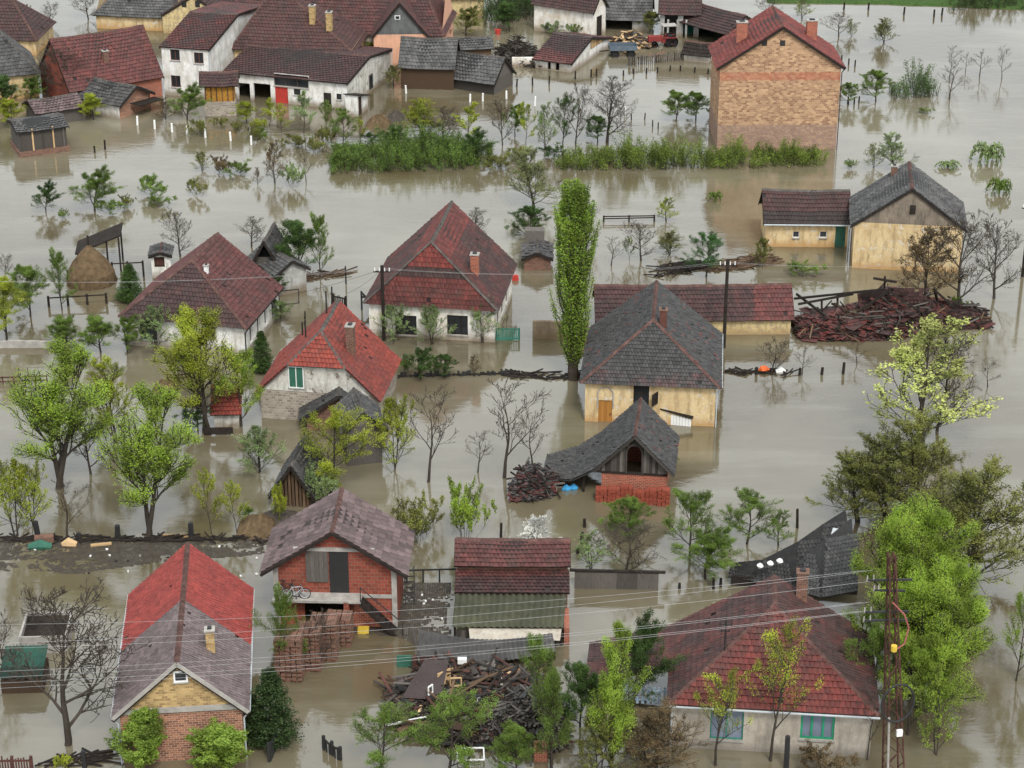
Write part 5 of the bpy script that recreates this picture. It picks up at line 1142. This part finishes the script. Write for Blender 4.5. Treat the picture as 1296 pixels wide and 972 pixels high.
for i,yl_ in enumerate((845,853,860,867)):
    zz=arms[4+i%4]; e=P(-60,yl_+7,HP-6.5); wire('power_wire','lower wire of the pylon line, one of four running close together','lower pylon wires',[zz,e],.55,.0065)

# ------------------------------------------------------------ trees
def rv(rng): 
    z=rng.uniform(-1,1); a=rng.uniform(0,6.283); s=math.sqrt(1-z*z); return Vector((s*math.cos(a),s*math.sin(a),z))
def leafq(mb,p,s,rng,up=.35,c=None):
    n=(rv(rng)+Vector((0,0,up))).normalized(); a=n.cross(rv(rng)).normalized()*s; b=n.cross(a)*.62
    mb.face([p-a,p-b,p+a,p+b],0,[(0,0),(1,0),(1,1),(0,1)],r=rng.random() if c is None else min(1,max(0,c+rng.uniform(-.3,.3))))
def branch(rng,mb,tw,p,d,L,r,lv,mx,nch,ang,lr,up,tips,wob,sub):
    n=4 if lv<mx else 3; pts=[p.copy()]; rad=[r]; q=p.copy(); dd=d.copy(); dirs=[dd.copy()]
    for i in range(n):
        dd=(dd+rv(rng)*wob+Vector((0,0,up))).normalized(); q=q+dd*L/n; pts.append(q.copy()); dirs.append(dd.copy()); rad.append(max(.010*sub,r*(1-.8*(i+1)/n)))
    (tw if lv>=2 else mb).tube(pts,rad,[7,5,4,3,3][min(lv,4)],cap=False)
    if lv>=mx:
        tips.append((pts,lv)); return
    if lv==mx-1: tips.append((pts[2:],lv))
    k=nch[min(lv,len(nch)-1)]
    for i in range(k):
        t=(i+.6+rng.uniform(-.3,.3))/k; t=.08+.92*t; t=min(.99,t); f=t*n; j=min(int(f),n-1); b0=pts[j].lerp(pts[j+1],f-j)
        ax=dirs[j+1].cross(rv(rng)).normalized(); a=R(rng.uniform(*ang)); nd=(dirs[j+1]*math.cos(a)+ax*math.sin(a)).normalized()
        branch(rng,mb,tw,b0,nd,L*lr*rng.uniform(.65,1.1)*(1.15-.5*t),max(.012*sub,lerp(rad[j],rad[j+1],f-j)*.62),lv+1,mx,nch,ang,lr,up,tips,wob,sub)
PROTO={}
def proto(kind,seed):
    key=(kind,seed)
    if key in PROTO: return PROTO[key]
    rng=random.Random(hash(kind)%7*0+sum(map(ord,kind))*31+seed); mb,tw,lf=MB(),MB(),MB(); tips=[]
    K=dict(leafy =dict(h=6,fork=.16,stems=1,n0=11,len=.50,r=.085,ang=(22,52),nch=(9,7,5),mx=3,up=.15,lr=.58,leaf=(13,.033,.17)),
           full  =dict(h=6,fork=.08,stems=1,n0=13,len=.46,r=.085,ang=(24,55),nch=(9,7,5),mx=3,up=.12,lr=.56,leaf=(20,.036,.19)),
           young =dict(h=5,fork=.22,stems=1,n0=9,len=.42,r=.05,ang=(16,40),nch=(7,6,3),mx=3,up=.20,lr=.55,leaf=(6,.042,.13)),
           thin  =dict(h=7,fork=.30,stems=1,n0=10,len=.42,r=.07,ang=(18,45),nch=(7,5,3),mx=3,up=.16,lr=.58,leaf=(8,.034,.20)),
           sparse=dict(h=5,fork=.12,stems=2,n0=9,len=.46,r=.06,ang=(22,50),nch=(8,6,4),mx=3,up=.14,lr=.58,leaf=(5,.038,.10)),
           bud   =dict(h=6,fork=.12,stems=2,n0=11,len=.50,r=.08,ang=(22,52),nch=(9,7,5),mx=3,up=.13,lr=.58,leaf=(9,.032,.12)),
           bare  =dict(h=6,fork=.17,stems=1,n0=10,len=.58,r=.11,ang=(25,58),nch=(9,7,5,3),mx=4,up=.08,lr=.56,leaf=None),
           bareopen=dict(h=6,fork=.28,stems=1,n0=6,len=.52,r=.085,ang=(20,48),nch=(6,5,4,2),mx=4,up=.10,lr=.58,leaf=None),
           fork  =dict(h=8,fork=.26,stems=2,n0=11,len=.40,r=.09,ang=(20,46),nch=(9,8,5),mx=3,up=.20,lr=.58,leaf=(10,.033,.22)),
           willow=dict(h=12,fork=.16,stems=4,n0=11,len=.38,r=.10,ang=(15,42),nch=(9,8,6),mx=3,up=.20,lr=.55,leaf=(19,.038,.34)),
           slimwillow=dict(h=8,fork=.2,stems=2,n0=13,len=.30,r=.07,ang=(15,40),nch=(7,7,5),mx=3,up=.16,lr=.6,leaf=(10,.033,.24)),
           shrub =dict(h=2,fork=.0,stems=8,n0=4,len=.6,r=.03,ang=(20,60),nch=(4,4,3),mx=2,up=.05,lr=.6,leaf=(22,.036,.13)),
           airy  =dict(h=2.5,fork=.0,stems=17,n0=5,len=.42,r=.02,ang=(12,40),nch=(4,4,3),mx=2,up=.15,lr=.55,leaf=(7,.042,.10)),
           column=dict(h=3.5,fork=.0,stems=4,n0=12,len=.36,r=.04,ang=(15,45),nch=(6,5,3),mx=2,up=.25,lr=.6,leaf=(34,.036,.13)),
           )[kind] if kind not in ('poplar','conifer','droop') else None
    if K:
        h=K['h']; sub=h/6
        for s in range(K['stems']):
            lean=Vector((0,0,1)) if K['stems']==1 else (Vector((0,0,1))+rv(rng)*(.28 if K['stems']<5 else .75)); lean.z=abs(lean.z)+.2; lean.normalize()
            H0=h*(1 if s==0 else rng.uniform(.7,.95))*.85; n=7; pts=[Vector((rng.uniform(-.1,.1)*(s>0)*sub*2,rng.uniform(-.1,.1)*(s>0)*sub*2,-.6))]; rad=[K['r']*sub*1.15]; d=Vector((0,0,1)) if K['stems']<5 else lean
            f=K['fork']
            for i in range(1,n+1):
                z=i/n; d=(d*.7+lean*.3+rv(rng)*.10+Vector((0,0,.05))).normalized(); pts.append(pts[-1]+d*(H0+.6)/n); rad.append(K['r']*sub*(1-.85*z))
            mb.tube(pts,rad,8 if h>2.6 else 4,cap=False)
            for k in range(K['n0']):
                t=f+(1-f)*((k+.5)/K['n0'])**.9; ff=min(.999,t)*n; j=int(ff); b0=pts[j].lerp(pts[j+1],ff-j)
                if b0.z<.15: continue
                a=R(rng.uniform(35,70))*(1.15-.6*t); az=k*2.4+rng.uniform(-.5,.5)+s*1.7; nd=Vector((math.cos(az)*math.sin(a),math.sin(az)*math.sin(a),math.cos(a)))
                sh=(math.sin(math.pi*min(1,max(0,(t-f)/(1-f)*.8+.2)))**.6)
                branch(rng,mb,tw,b0,nd,h*K['len']*(.5+.5*sh)*rng.uniform(.75,1.1)*(1-.35*t),rad[j]*.6,1,K['mx'],K['nch'],K['ang'],K['lr'],K['up'],tips,.22,sub if h>2.6 else 1)
        if K['leaf']:
            per,sz,sp=K['leaf']
            for pts,lv in tips:
                den=.45+1.1*max(0,.5+1.0*noise.noise(pts[-1]*(.9 if h<8 else .5)+Vector((seed*7,0,0)))); cc=.5+.9*noise.noise(pts[-1]*.8+Vector((3,seed,0)))
                for q in pts[1:]:
                    for _ in range(int(per*den+rng.random())):
                        leafq(lf,q+rv(rng)*sp*rng.random()**.5,sz*rng.uniform(.7,1.25),rng,c=cc)
    elif kind=='poplar':
        h=16; mb.tube([(0,0,-.6),(0,0,5),(.1,0,11),(0,0,15)],[.3,.24,.12,.03],8,cap=False)
        for k in range(190):
            t=(k+.5)/190; z=.7+t*14.0; az=k*2.4; L=(1.0+2.6*math.sin(math.pi*min(1,t*.80+.12))**.8)*rng.uniform(.75,1.15); a=R(rng.uniform(14,26)); d=Vector((math.cos(az)*math.sin(a),math.sin(az)*math.sin(a),math.cos(a)))
            L=min(L*(1+.35*(t<.7)),16.3-z); p=Vector((math.cos(az)*.1,math.sin(az)*.1,z)); w=1.75*math.sin(math.pi*min(.97,t*.80+.10))**.9
            q=p+Vector((math.cos(az),math.sin(az),0))*w*rng.uniform(.3,1.0)*(1-.25*t)*(.85+.5*noise.noise(Vector((az%6.28,z*.8,2))))+Vector((0,0,L)); m_=p.lerp(q,.5)+Vector((math.cos(az),math.sin(az),0))*.25
            tw.tube([p,m_,q],[.05,.03,.012],3,cap=False); cc=.5+.9*noise.noise(q*.7)
            for i in range(210):
                s=rng.random()**.75; c=p.lerp(m_,s*2) if s<.5 else m_.lerp(q,s*2-1); leafq(lf,c+rv(rng)*.20*rng.random()**.5,.055*rng.uniform(.7,1.3),rng,.2,c=cc+.25*(s-.5))
    elif kind=='conifer':
        h=4.5; mb.tube([(0,0,-.6),(0,0,4.3)],[.14,.02],7,cap=False)
        for k in range(520):
            z=rng.random()**1.3*4.2; r=(1-(z/4.5))**.8*1.15*(.75+.4*noise.noise(Vector((z*2,k*.02,1)))); az=rng.uniform(0,6.28); p=Vector((0,0,z)); q=Vector((math.cos(az)*r,math.sin(az)*r,z+r*.5))
            cc=.5+.9*noise.noise(q*1.8)
            for i in range(26): leafq(lf,p.lerp(q,rng.random()**.4)+rv(rng)*.12,.042*rng.uniform(.7,1.3),rng,.2,c=cc)
    elif kind=='droop':
        h=1.4; mb.tube([(0,0,-.4),(0,0,.5)],.05,5,cap=False)
        for k in range(16):
            az=k*2.4; L=rng.uniform(.8,1.6); pts=[Vector((0,0,.1))]; el=rng.uniform(.8,1.3)
            for i in range(6): e=el-i*.38; pts.append(pts[-1]+Vector((math.cos(az)*math.cos(e),math.sin(az)*math.cos(e),math.sin(e)))*L/6)
            tw.tube(pts,[.02]*7,3,cap=False)
            for q in pts[1:]:
                for _ in range(11): leafq(lf,q+rv(rng)*.09,.07,rng,.2)
    # natural size
    vs_=(lf.v or tw.v or mb.v); zs=sorted(v[2] for v in vs_); xs=sorted(v[0] for v in vs_); hh=zs[int(len(zs)*.997)]; ww=(xs[int(len(xs)*.975)]-xs[int(len(xs)*.025)])*1.06
    def me(b,nm,m):
        if not b.f: return None
        o=b.build(nm,m); d=o.data; bpy.data.objects.remove(o); return d
    PROTO[key]=(me(mb,'trunk',M['bark']),me(tw,'twigs',M['bark']),me(lf,'crown',M['leaf']),hh,ww); return PROTO[key]
ctr=[0]
def T(kind,x,y,yt,wpx,c,label,name=None,cat='tree',group=None):
    hh=HT(x,y,yt)
    if hh<3.6 and kind=='leafy': kind='full'
    if hh<3.6: wpx*=1.12
    ctr[0]+=1; k=proto(kind,int(x+y)%3 if kind not in('poplar','conifer','willow','droop') else (int(x+y)//5)%(2 if kind=='willow' else 1))
    hh=HT(x,y,yt); ppm=1/(P(x+1,y)-P(x,y)).length; 
    # crowns lean out of the picture a little: wanted width in metres at mid height
    w=wpx/ppm*.95; sz=hh/k[3]; sx=w/k[4]; sx=max(sz*.45,min(sz*1.9,sx))
    nm=name or {'shrub':'shrub','airy':'shrub','column':'shrub','slimwillow':'willow_tree','droop':'drooping_plant','poplar':'poplar_tree','conifer':'conifer','bare':'bare_tree','bareopen':'bare_tree','willow':'willow_tree'}.get(kind,'tree')
    if cat=='tree' and kind in('shrub','airy','column'): cat='shrub'
    if cat=='tree' and kind=='droop': cat='plant'
    t=thing(nm,label,cat,P(x,y),random.uniform(-.7,.7) if kind not in('poplar',) else 0,group); t.scale=(sx,sx,sz)
    for me_,n_ in ((k[0],'trunk'),(k[1],'twigs'),(k[2],'crown')):
        if me_ is None: continue
        o=bpy.data.objects.new(n_,me_); col.objects.link(o); o.parent=t
        if n_=='crown': v=random.uniform(.88,1.12); o.color=(c[0]*v,c[1]*v,c[2]*v,1)
    return t
def hedge(name,label,line,depth,m_c,step=.5,dens=1.0,cat='hedge'):
    rng=random.Random(len(label)); o=P(line[0][0],line[0][1]); t=thing(name,label,cat,o); lf,tw=MB(),MB()
    pts=[(P(x,y)-o,hh) for x,y,hh in line]
    for i in range(len(pts)-1):
        L_=(pts[i+1][0]-pts[i][0]).length; n=max(1,int(L_/step*depth/step))
        for k in range(n):
            s=rng.random(); c=pts[i][0].lerp(pts[i+1][0],s); hb=lerp(pts[i][1],pts[i+1][1],s); v=rng.uniform(0,1); c=c+Vector((0,v*depth,0)); hh=hb*(.12+.88*math.sin(math.pi*min(1,max(0,v*.8+.18))))*(.72+1.5*noise.noise((c+o)*.5)+rng.uniform(-.2,.35))
            if hh<.15: continue
            for st in range(2):
                d=(Vector((0,0,1))+rv(rng)*.45).normalized(); e=c+d*hh; tw.tube([c-Vector((0,0,.3)),c.lerp(e,.5)+rv(rng)*.08,e],[.025,.018,.008],3,cap=False)
                cc=.5+1.0*noise.noise((c+o)*.9)
                for j in range(int(38*dens*hh)): 
                    q=c.lerp(e,rng.random()**.6)+rv(rng)*.3*rng.random()**.5
                    if q.z>0: leafq(lf,q,.06*rng.uniform(.7,1.3),rng,c=cc)
    tw.build('stems',M['bark'],t); f=lf.build('foliage',M['leaf'],t); f.color=(*m_c,1); return t
FG=(.125,.19,.033); YG=(.27,.31,.03); BG=(.235,.335,.04); DG=(.055,.10,.022); OL=(.16,.17,.04); BR=(.14,.10,.05); WB=(.7,.7,.65); PG=(.22,.25,.10); LB=(.21,.28,.11); CF=(.035,.06,.018)
hedge('hedge','dense green thicket in the water above the centre left',[(414,222,1.0),(440,220,1.7),(480,219,2.1),(520,218,2.4),(570,216,2.2),(610,214,1.5),(622,212,.8)],7.5,(.105,.17,.03),.42)
hedge('hedge','long low bright green hedge in front of the tall brick house',[(705,215,.8),(730,216,1.9),(780,216,2.2),(830,216,2.4),(880,215,2.3),(940,214,1.9),(1000,213,1.6),(1048,210,.8)],4.2,(.15,.21,.032),.42)
hedge('woods','dark green belt of bushes and trees at the top above the red tub',[(612,36,2.5),(640,32,3.5),(665,26,4.0),(685,22,3.0)],9,DG,.6,.8,'bushes')
hedge('woods','dark green bushes along the far bank at the top right corner',[(1205,14,1.0),(1240,12,2.4),(1275,12,1.6),(1300,13,2.5)],4,DG,.5,.8,'bushes')
hedge('willow_thicket','green willow bush standing in the water right of the tall brick house',[(1128,127,1.6),(1145,126,2.6),(1165,126,3.0),(1190,124,1.6)],3,(.085,.14,.04),.5,1,'bushes')
TL=[
# far left
('bare',62,30,2,26,BR,'thin bare tree in the water at the top left corner'),('sparse',30,30,4,22,PG,'small budding tree by the top left corner'),('bare',112,24,-8,45,BR,'bare brown tree at the top edge behind the grey roofed house'),
('full',18,40,18,26,DG,'green bush behind the brown roofed house at the left edge'),('bare',88,132,55,75,BR,'large bare brown tree in front of the red barn'),('bare',60,125,80,40,BR,'smaller bare tree left of the large bare tree by the red barn'),
('full',10,150,93,42,DG,'dark green tree at the left edge before the grey roofed house'),('leafy',14,160,125,34,YG,'low yellow green tree under the dark green tree at the left edge'),('leafy',119,152,117,30,YG,'small bright tree left of the brick and white wash house'),
('full',237,152,108,54,FG,'round green tree before the white two storey house'),('sparse',210,152,124,26,BR,'small brown budding tree left of the round green tree'),
('shrub',251,172,151,26,OL,'olive shrub in the water under the round green tree'),('shrub',281,164,149,18,OL,'small olive shrub, second right of the round green tree'),('airy',300,168,153,14,OL,'thin olive shrub left of the orchard saplings'),
('leafy',312,156,128,24,YG,'bright small tree by the grey base of the corn crib'),('airy',322,178,158,16,OL,'thin weed shrub by the rightmost white post'),
('sparse',255,216,190,20,OL,'small half bare bush above the low green mats'),('shrub',300,222,205,34,FG,'green shrub right part of the low floating mat'),('airy',280,220,198,26,BR,'brown twiggy shrub, left part of the low floating mat'),('sparse',326,234,212,12,BR,'tiny bare bush right of the low green mat'),
('shrub',249,248,226,28,OL,'grassy olive shrub in open water'),('shrub',193,250,223,46,FG,'broad green shrub in open water left of the grassy shrub'),('leafy',58,268,231,30,DG,'small round dark tree with a thin trunk in open water, left'),('full',120,266,214,64,FG,'wide low green tree standing in open water, left'),('airy',160,262,247,18,OL,'small leafy tuft right of the wide low tree'),('airy',80,276,265,14,FG,'tiny green tuft below the small round tree'),
# orchard
('shrub',330,176,162,26,FG,'low green bush among the orchard saplings, by the red doors'),('shrub',372,186,170,30,OL,'low olive bush in the orchard, below the dark attic windows'),('airy',398,192,174,28,OL,'grassy tuft in the orchard right of the olive bush'),('shrub',440,198,180,34,FG,'low bush between the orchard and the thicket'),('shrub',475,182,166,30,DG,'dark low bush beside the dark heap'),
('full',430,212,188,34,FG,'round bush at the left end of the thicket'),('shrub',628,215,196,34,OL,'olive brown bush right of the thicket'),('shrub',660,205,188,30,OL,'olive bush between the thicket and the long hedge'),('shrub',700,200,184,30,DG,'dark low bush at the left end of the long hedge'),('shrub',545,165,150,26,DG,'dark bush under the wide budding tree'),
('shrub',205,262,246,30,FG,'low green patch below the broad shrub in open water'),('shrub',140,272,256,36,FG,'low green patch beside the wide low tree'),('full',30,180,160,30,DG,'dark bush behind the nearer plank barn'),('leafy',40,130,96,30,FG,'green tree before the grey roofed house, right of the dark one'),
('young',341,160,126,24,YG,'first small orchard tree, nearest the red doors'),('young',356,168,132,24,YG,'yellow green orchard tree below the double red door'),('young',384,168,118,36,LB,'pale orchard tree under the dark attic windows'),('young',413,168,128,24,FG,'green orchard tree by the dark plank door'),('leafy',434,182,137,34,FG,'bushy orchard tree before the stained gable corner'),('young',457,178,150,16,YG,'slim orchard tree beside the entrance annex'),
('airy',325,165,150,20,YG,'low orchard bush left of the saplings'),('sparse',348,232,178,26,BR,'reddish bare sapling in open water left of the big thicket'),('bareopen',388,230,186,20,BR,'thin bare sapling just left of the big thicket'),('airy',368,236,206,26,LB,'small pale bush between the two bare saplings'),
('airy',410,182,160,22,OL,'thin bush below the orchard row'),('bud',535,170,122,62,YG,'wide budding tree above the thicket'),('young',590,184,131,34,YG,'bright young tree right of the wide budding tree'),('bare',636,184,122,34,BR,'dark bare tree right of the thicket'),('leafy',652,172,130,26,FG,'green young tree beside the dark bare tree'),('full',598,205,165,40,DG,'dark round bush at the right end of the thicket'),('full',505,195,158,44,DG,'dark leafy bush at the back of the thicket'),
('bare',560,178,135,40,BR,'bare tree behind the thicket, right of the wide budding tree'),
('full',455,72,42,44,FG,'green tree beside the yellow chimneys'),('leafy',470,80,52,28,OL,'small tree before the pink wall'),('leafy',590,45,8,44,OL,'olive tree below the ochre walled house'),('full',645,40,2,40,DG,'dark green tree at the top, right of the red tub'),('bare',560,62,30,44,BR,'bare tree before the pink house corner'),('sparse',497,112,80,22,OL,'thin tree at the right corner of the stained gable'),
# top centre
('bare',728,183,106,44,BR,'dark bare tree, left of a pair in open water'),('bare',768,180,95,66,BR,'widest dark bare tree, right of a pair in open water'),('leafy',712,182,118,32,DG,'dark leafed tree crossing the left bare tree'),('full',756,180,146,34,DG,'dark green bush at the foot of the widest bare tree'),('sparse',690,190,130,26,LB,'pale thin tree left of the bare pair'),('young',665,182,130,26,YG,'bright sapling left of the pale thin tree'),
('leafy',855,153,115,30,FG,'left of two round green trees by the tall brick house'),('full',880,152,116,30,FG,'right of two round green trees by the tall brick house'),('shrub',902,148,134,14,FG,'little green shrub against the left wall of the tall brick house'),('bud',676,262,185,66,PG,'yellowish budding tree above the poplar'),
('leafy',825,42,14,28,OL,'olive tree in front of the grey roofed shed'),('shrub',700,44,26,26,LB,'pale shrub before the white stained house'),('airy',728,46,28,22,FG,'thin green shrub by the white stained house'),
# top right
('bud',1119,54,21,24,OL,'small olive brown tree alone in the far water'),('bare',1062,46,14,30,BR,'tan bare tree behind the tall brick house'),('sparse',1078,46,24,18,PG,'small pale tree right of the tan bare tree'),('sparse',1015,24,-2,40,PG,'pale budding tree above the tall brick house'),('bare',975,22,-6,36,PG,'pale bare tree left above the tall brick house'),
('bareopen',1201,126,78,34,BR,'bare tree at the right end of the willow bush'),('bareopen',1201,100,56,20,BR,'thin bare sapling behind the willow bush'),('bareopen',1240,96,62,24,BR,'bare sapling in far water, middle of three'),('bareopen',1222,90,66,16,BR,'bare sapling in far water, left of three'),('bareopen',1268,100,58,20,BR,'bare sapling in far water, right of three'),
('leafy',1108,128,88,36,FG,'green tree between the brick house and the willow bush'),('leafy',1074,132,104,28,FG,'low green tree touching the right wall of the tall brick house'),('shrub',1172,144,136,28,FG,'small grassy island tuft right below the willow bush'),
('droop',1250,206,178,34,LB,'largest drooping plant in the right water'),('droop',1200,212,203,28,LB,'flat drooping plant left of the largest one'),('droop',1265,245,224,26,FG,'upright drooping plant at the right edge'),('sparse',1106,213,182,26,PG,'small leaning budding tree above the grey roof'),('bud',1132,214,168,38,LB,'pale flowering tree behind the grey roofed farmhouse'),('airy',1076,214,202,14,FG,'small tuft right of the tall brick house wall'),
# left mid
('bare',228,325,265,46,BR,'bare tree behind the roof of the whitewashed house'),('bare',318,312,274,42,BR,'bare tree above the board hut'),('full',380,350,276,52,DG,'dark green tree, left of two behind the stone house'),('leafy',405,350,270,34,FG,'green tree, right of two behind the stone house'),('full',350,375,345,20,DG,'dark bush right of the grey tiled shed'),
('full',8,430,348,54,YG,'large yellow green tree cut by the left edge'),('full',38,400,335,44,FG,'green tree behind the yellow green one at the left edge'),('leafy',78,392,316,40,FG,'green tree left of the haystack'),('bare',6,350,322,24,BR,'bare bush at the left edge beyond the yellow green tree'),('conifer',166,380,335,42,DG,'dark round evergreen left of the whitewashed roof'),
('leafy',88,444,400,38,FG,'leftmost tree of the row before the whitewashed house'),('leafy',128,446,398,36,FG,'second tree of the row before the whitewashed house'),('full',162,446,398,34,FG,'dense green tree at the left corner of the whitewashed house'),('sparse',196,443,382,44,LB,'pale leafed tree before the shuttered window of the whitewashed house'),('sparse',232,440,385,36,FG,'thin green tree before the whitewashed wall'),
('fork',258,547,392,92,YG,'tall bright yellow green tree left of the stone house'),('leafy',305,540,440,60,BG,'bright green tree between the tall one and the stone house'),('full',250,545,505,36,DG,'dark ivy bush at the foot of the tall bright tree'),('conifer',332,470,420,24,DG,'small dark evergreen behind the stone house roof'),
('fork',72,618,444,118,BG,'large green tree with twin trunks, left middle'),('bud',150,560,455,80,YG,'olive budding tree between the two large green trees'),('fork',186,678,500,108,BG,'green tree with forked trunk by the stump posts'),('bare',115,600,520,60,BR,'bare thicket behind the twin trunk tree'),('sparse',18,678,572,60,YG,'thin leafed tree at the left edge by the stump posts'),('sparse',40,665,580,44,YG,'second thin leafed tree near the left edge'),('bareopen',84,680,605,50,BR,'small bare tree between the thin leafed trees and the forked tree'),
('young',268,676,595,40,YG,'tall thin sapling behind the bright red roof'),('young',300,674,610,36,YG,'yellow green sapling right of the tall thin one'),('sparse',326,598,536,56,LB,'pale sparse tree left of the ruined hut'),
# centre
('sparse',497,433,382,34,LB,'first trained fruit tree against the white house, by its pole'),('sparse',545,436,382,36,LB,'second trained fruit tree, between the windows of the white house'),('sparse',611,434,378,34,LB,'third trained fruit tree at the right corner of the white house'),
('full',533,480,438,34,DG,'round dark bush in the water below the white house'),('leafy',563,478,448,30,DG,'dark bush right of the round one, on the sunken pickets'),('airy',515,472,452,16,FG,'small bush left of the round dark bush'),('sparse',600,475,450,12,BR,'very thin sapling above the sunken pickets'),('leafy',354,408,380,24,LB,'small tree by the black broken frame'),
('leafy',418,626,515,90,YG,'yellow green tree covering the ruined sheds, centre left'),('airy',400,640,590,50,LB,'pale shrub under the yellow green tree'),('shrub',354,662,612,28,YG,'yellow green shrub before the ruined hut'),('full',315,655,640,30,FG,'low weeds on the rubble before the ruined hut'),
('sparse',498,594,495,52,YG,'thin leafed tree right of the old shed'),('bareopen',541,610,487,64,BR,'leaning bare tree in open water, left of centre'),('bareopen',637,604,476,78,BR,'tallest bare tree in open water, centre'),('bareopen',604,598,546,32,BR,'small bare tree left of the tallest one'),('bareopen',675,594,515,44,BR,'bare tree right of the tallest one, behind the fallen roof'),
('airy',588,680,612,60,BG,'bright green spiky shrub above the tiled shed'),('airy',530,682,634,58,OL,'olive shrub left of the bright spiky one'),('sparse',678,700,655,58,WB,'white blossoming tree behind the tiled shed roof'),
('leafy',797,682,630,66,FG,'green tree below the small barn'),('leafy',872,705,620,72,FG,'leafy tree, middle of the group below the small barn'),('leafy',945,688,622,86,FG,'widest leafy tree in open water right of the small barn'),('leafy',893,732,668,84,FG,'nearest leafy tree above the red hipped roof'),('sparse',985,690,646,28,FG,'small tree at the right end of the leafy group'),('bare',790,730,668,92,BR,'bare bush over the palisade'),('sparse',748,720,675,40,LB,'pale leafed bush at the left end of the palisade'),('shrub',832,600,565,40,FG,'green bush at the right corner of the small barn'),
('poplar',725,480,232,46,(.155,.235,.028),'tall narrow green poplar beside the cream house'),('full',672,306,260,64,DG,'dark green bush by the brick ruin, above the poplar'),('bare',742,315,250,40,BR,'bare tree half hidden behind the poplar'),('bare',600,300,262,50,BR,'bare tree behind the roof of the white house'),
('bareopen',773,336,298,38,(.2,.1,.08),'reddish bare bush right of the poplar'),('bare',811,330,280,44,BR,'dark twisted bare tree right of the reddish bush'),('young',797,330,300,16,FG,'slim green sapling between the reddish bush and the twisted tree'),('bud',848,322,290,38,OL,'round olive budding tree'),('leafy',893,350,294,50,(.045,.12,.025),'vivid dark green tree right of the olive budding tree'),('sparse',843,280,250,24,YG,'small thin tree beyond the black rail fence'),('droop',905,254,241,16,FG,'tiny green tuft in open water above the vivid green tree'),
('shrub',1020,350,331,40,FG,'green shrub in the water before the cream wing'),('leafy',965,340,300,16,OL,'thin weedy bush left of the cream wing'),
# right
('bare',1214,392,262,90,BR,'large dark bare tree before the right farmhouse'),('sparse',1172,380,288,74,BR,'brown leafed tree left of the large bare one'),('shrub',1212,395,375,20,FG,'ivy bush at the foot of the large bare tree'),('bare',1258,378,272,72,BR,'bare round tree in open water by the right edge'),
('bare',976,472,428,44,BR,'bare bush on the fence line by the orange tub'),('bareopen',1015,474,440,26,BR,'thin bare bush on the fence line, right of the orange tub'),('bareopen',1250,490,455,36,BR,'faint bare bush in open water at the right'),('bareopen',1085,460,430,26,BR,'thin bare bush below the collapsed barn'),
('sparse',1166,560,404,128,(.42,.46,.14),'yellow blossoming tree below the collapsed barn'),('bare',1185,545,420,90,BR,'bare tree tangled with the yellow blossoming one'),('bud',1122,660,545,120,OL,'olive budding tree behind the bright willow, left'),('bud',1168,670,520,130,OL,'dense olive tree behind the bright willow, middle'),('bud',1226,745,575,165,OL,'large budding tree with dark limbs right of the bright willow'),('bud',1088,660,575,90,OL,'budding tree over the dark sagging barn'),
('willow',1140,850,642,130,BG,'tall bright willow right of the red hipped house, the rear one'),('willow',1172,900,720,120,BG,'bright willow behind the pylon'),('full',1100,900,760,70,FG,'green tree against the right corner of the red hipped house'),('leafy',1148,930,800,84,BG,'bright tree at the foot of the pylon'),('sparse',1185,956,838,64,BG,'leaning young willow right of the pylon'),('leafy',1286,862,740,52,BG,'young willow at the right edge'),
('thin',975,962,785,78,YG,'thin leafed tree in front of the green framed window'),('thin',906,968,845,66,YG,'thin leafed tree in front of the teal framed window'),('bareopen',1097,962,850,40,FG,'slim trunked tree at the right corner of the red hipped house'),
# bottom
('slimwillow',697,975,805,60,FG,'feathery green tree right of the rubble heap'),('slimwillow',770,985,795,62,BG,'bright feathery tree left of the red hipped house'),('full',800,900,785,80,DG,'dark leafy tree at the porch of the red hipped house'),('full',735,925,835,50,DG,'dark leafy tree between the two feathery ones'),('bud',830,985,885,100,BR,'brown budding bush at the bottom before the porch'),('bud',760,990,900,60,OL,'olive budding bush at the bottom edge'),
('leafy',480,978,893,88,FG,'small leafy tree at the bottom, left of a pair before the rubble'),('leafy',568,980,882,96,FG,'wide leafy tree at the bottom, right of a pair before the rubble'),('full',650,985,918,50,FG,'bush at the right foot of the rubble heap'),
('conifer',345,938,848,58,CF,'dark cone shaped evergreen right of the brick house'),('conifer',322,935,880,28,CF,'smaller evergreen between the brick house and the cone shaped one'),('column',181,978,903,56,(.16,.23,.035),'upright bush before the brick house, left of a pair'),('column',279,978,903,58,(.16,.23,.035),'upright bush before the brick house, right of a pair'),('shrub',82,978,957,20,YG,'tiny bright shrub at the bottom left edge'),
('leafy',362,852,746,54,FG,'leafy climber tree over the brick stacks'),('bare',400,850,775,50,BR,'bare bush over the brick stacks'),('bare',84,942,752,156,BR,'big bare tree in the foreground, bottom left'),('bare',45,805,740,26,BR,'small bare tree behind the dark box, left'),('bare',8,860,770,50,BR,'bare bush cut by the left edge near the green roofed shed'),('shrub',1045,985,945,60,BR,'brownish round bush at the bottom edge'),
]
for a in TL: T(*a[:6],a[6])
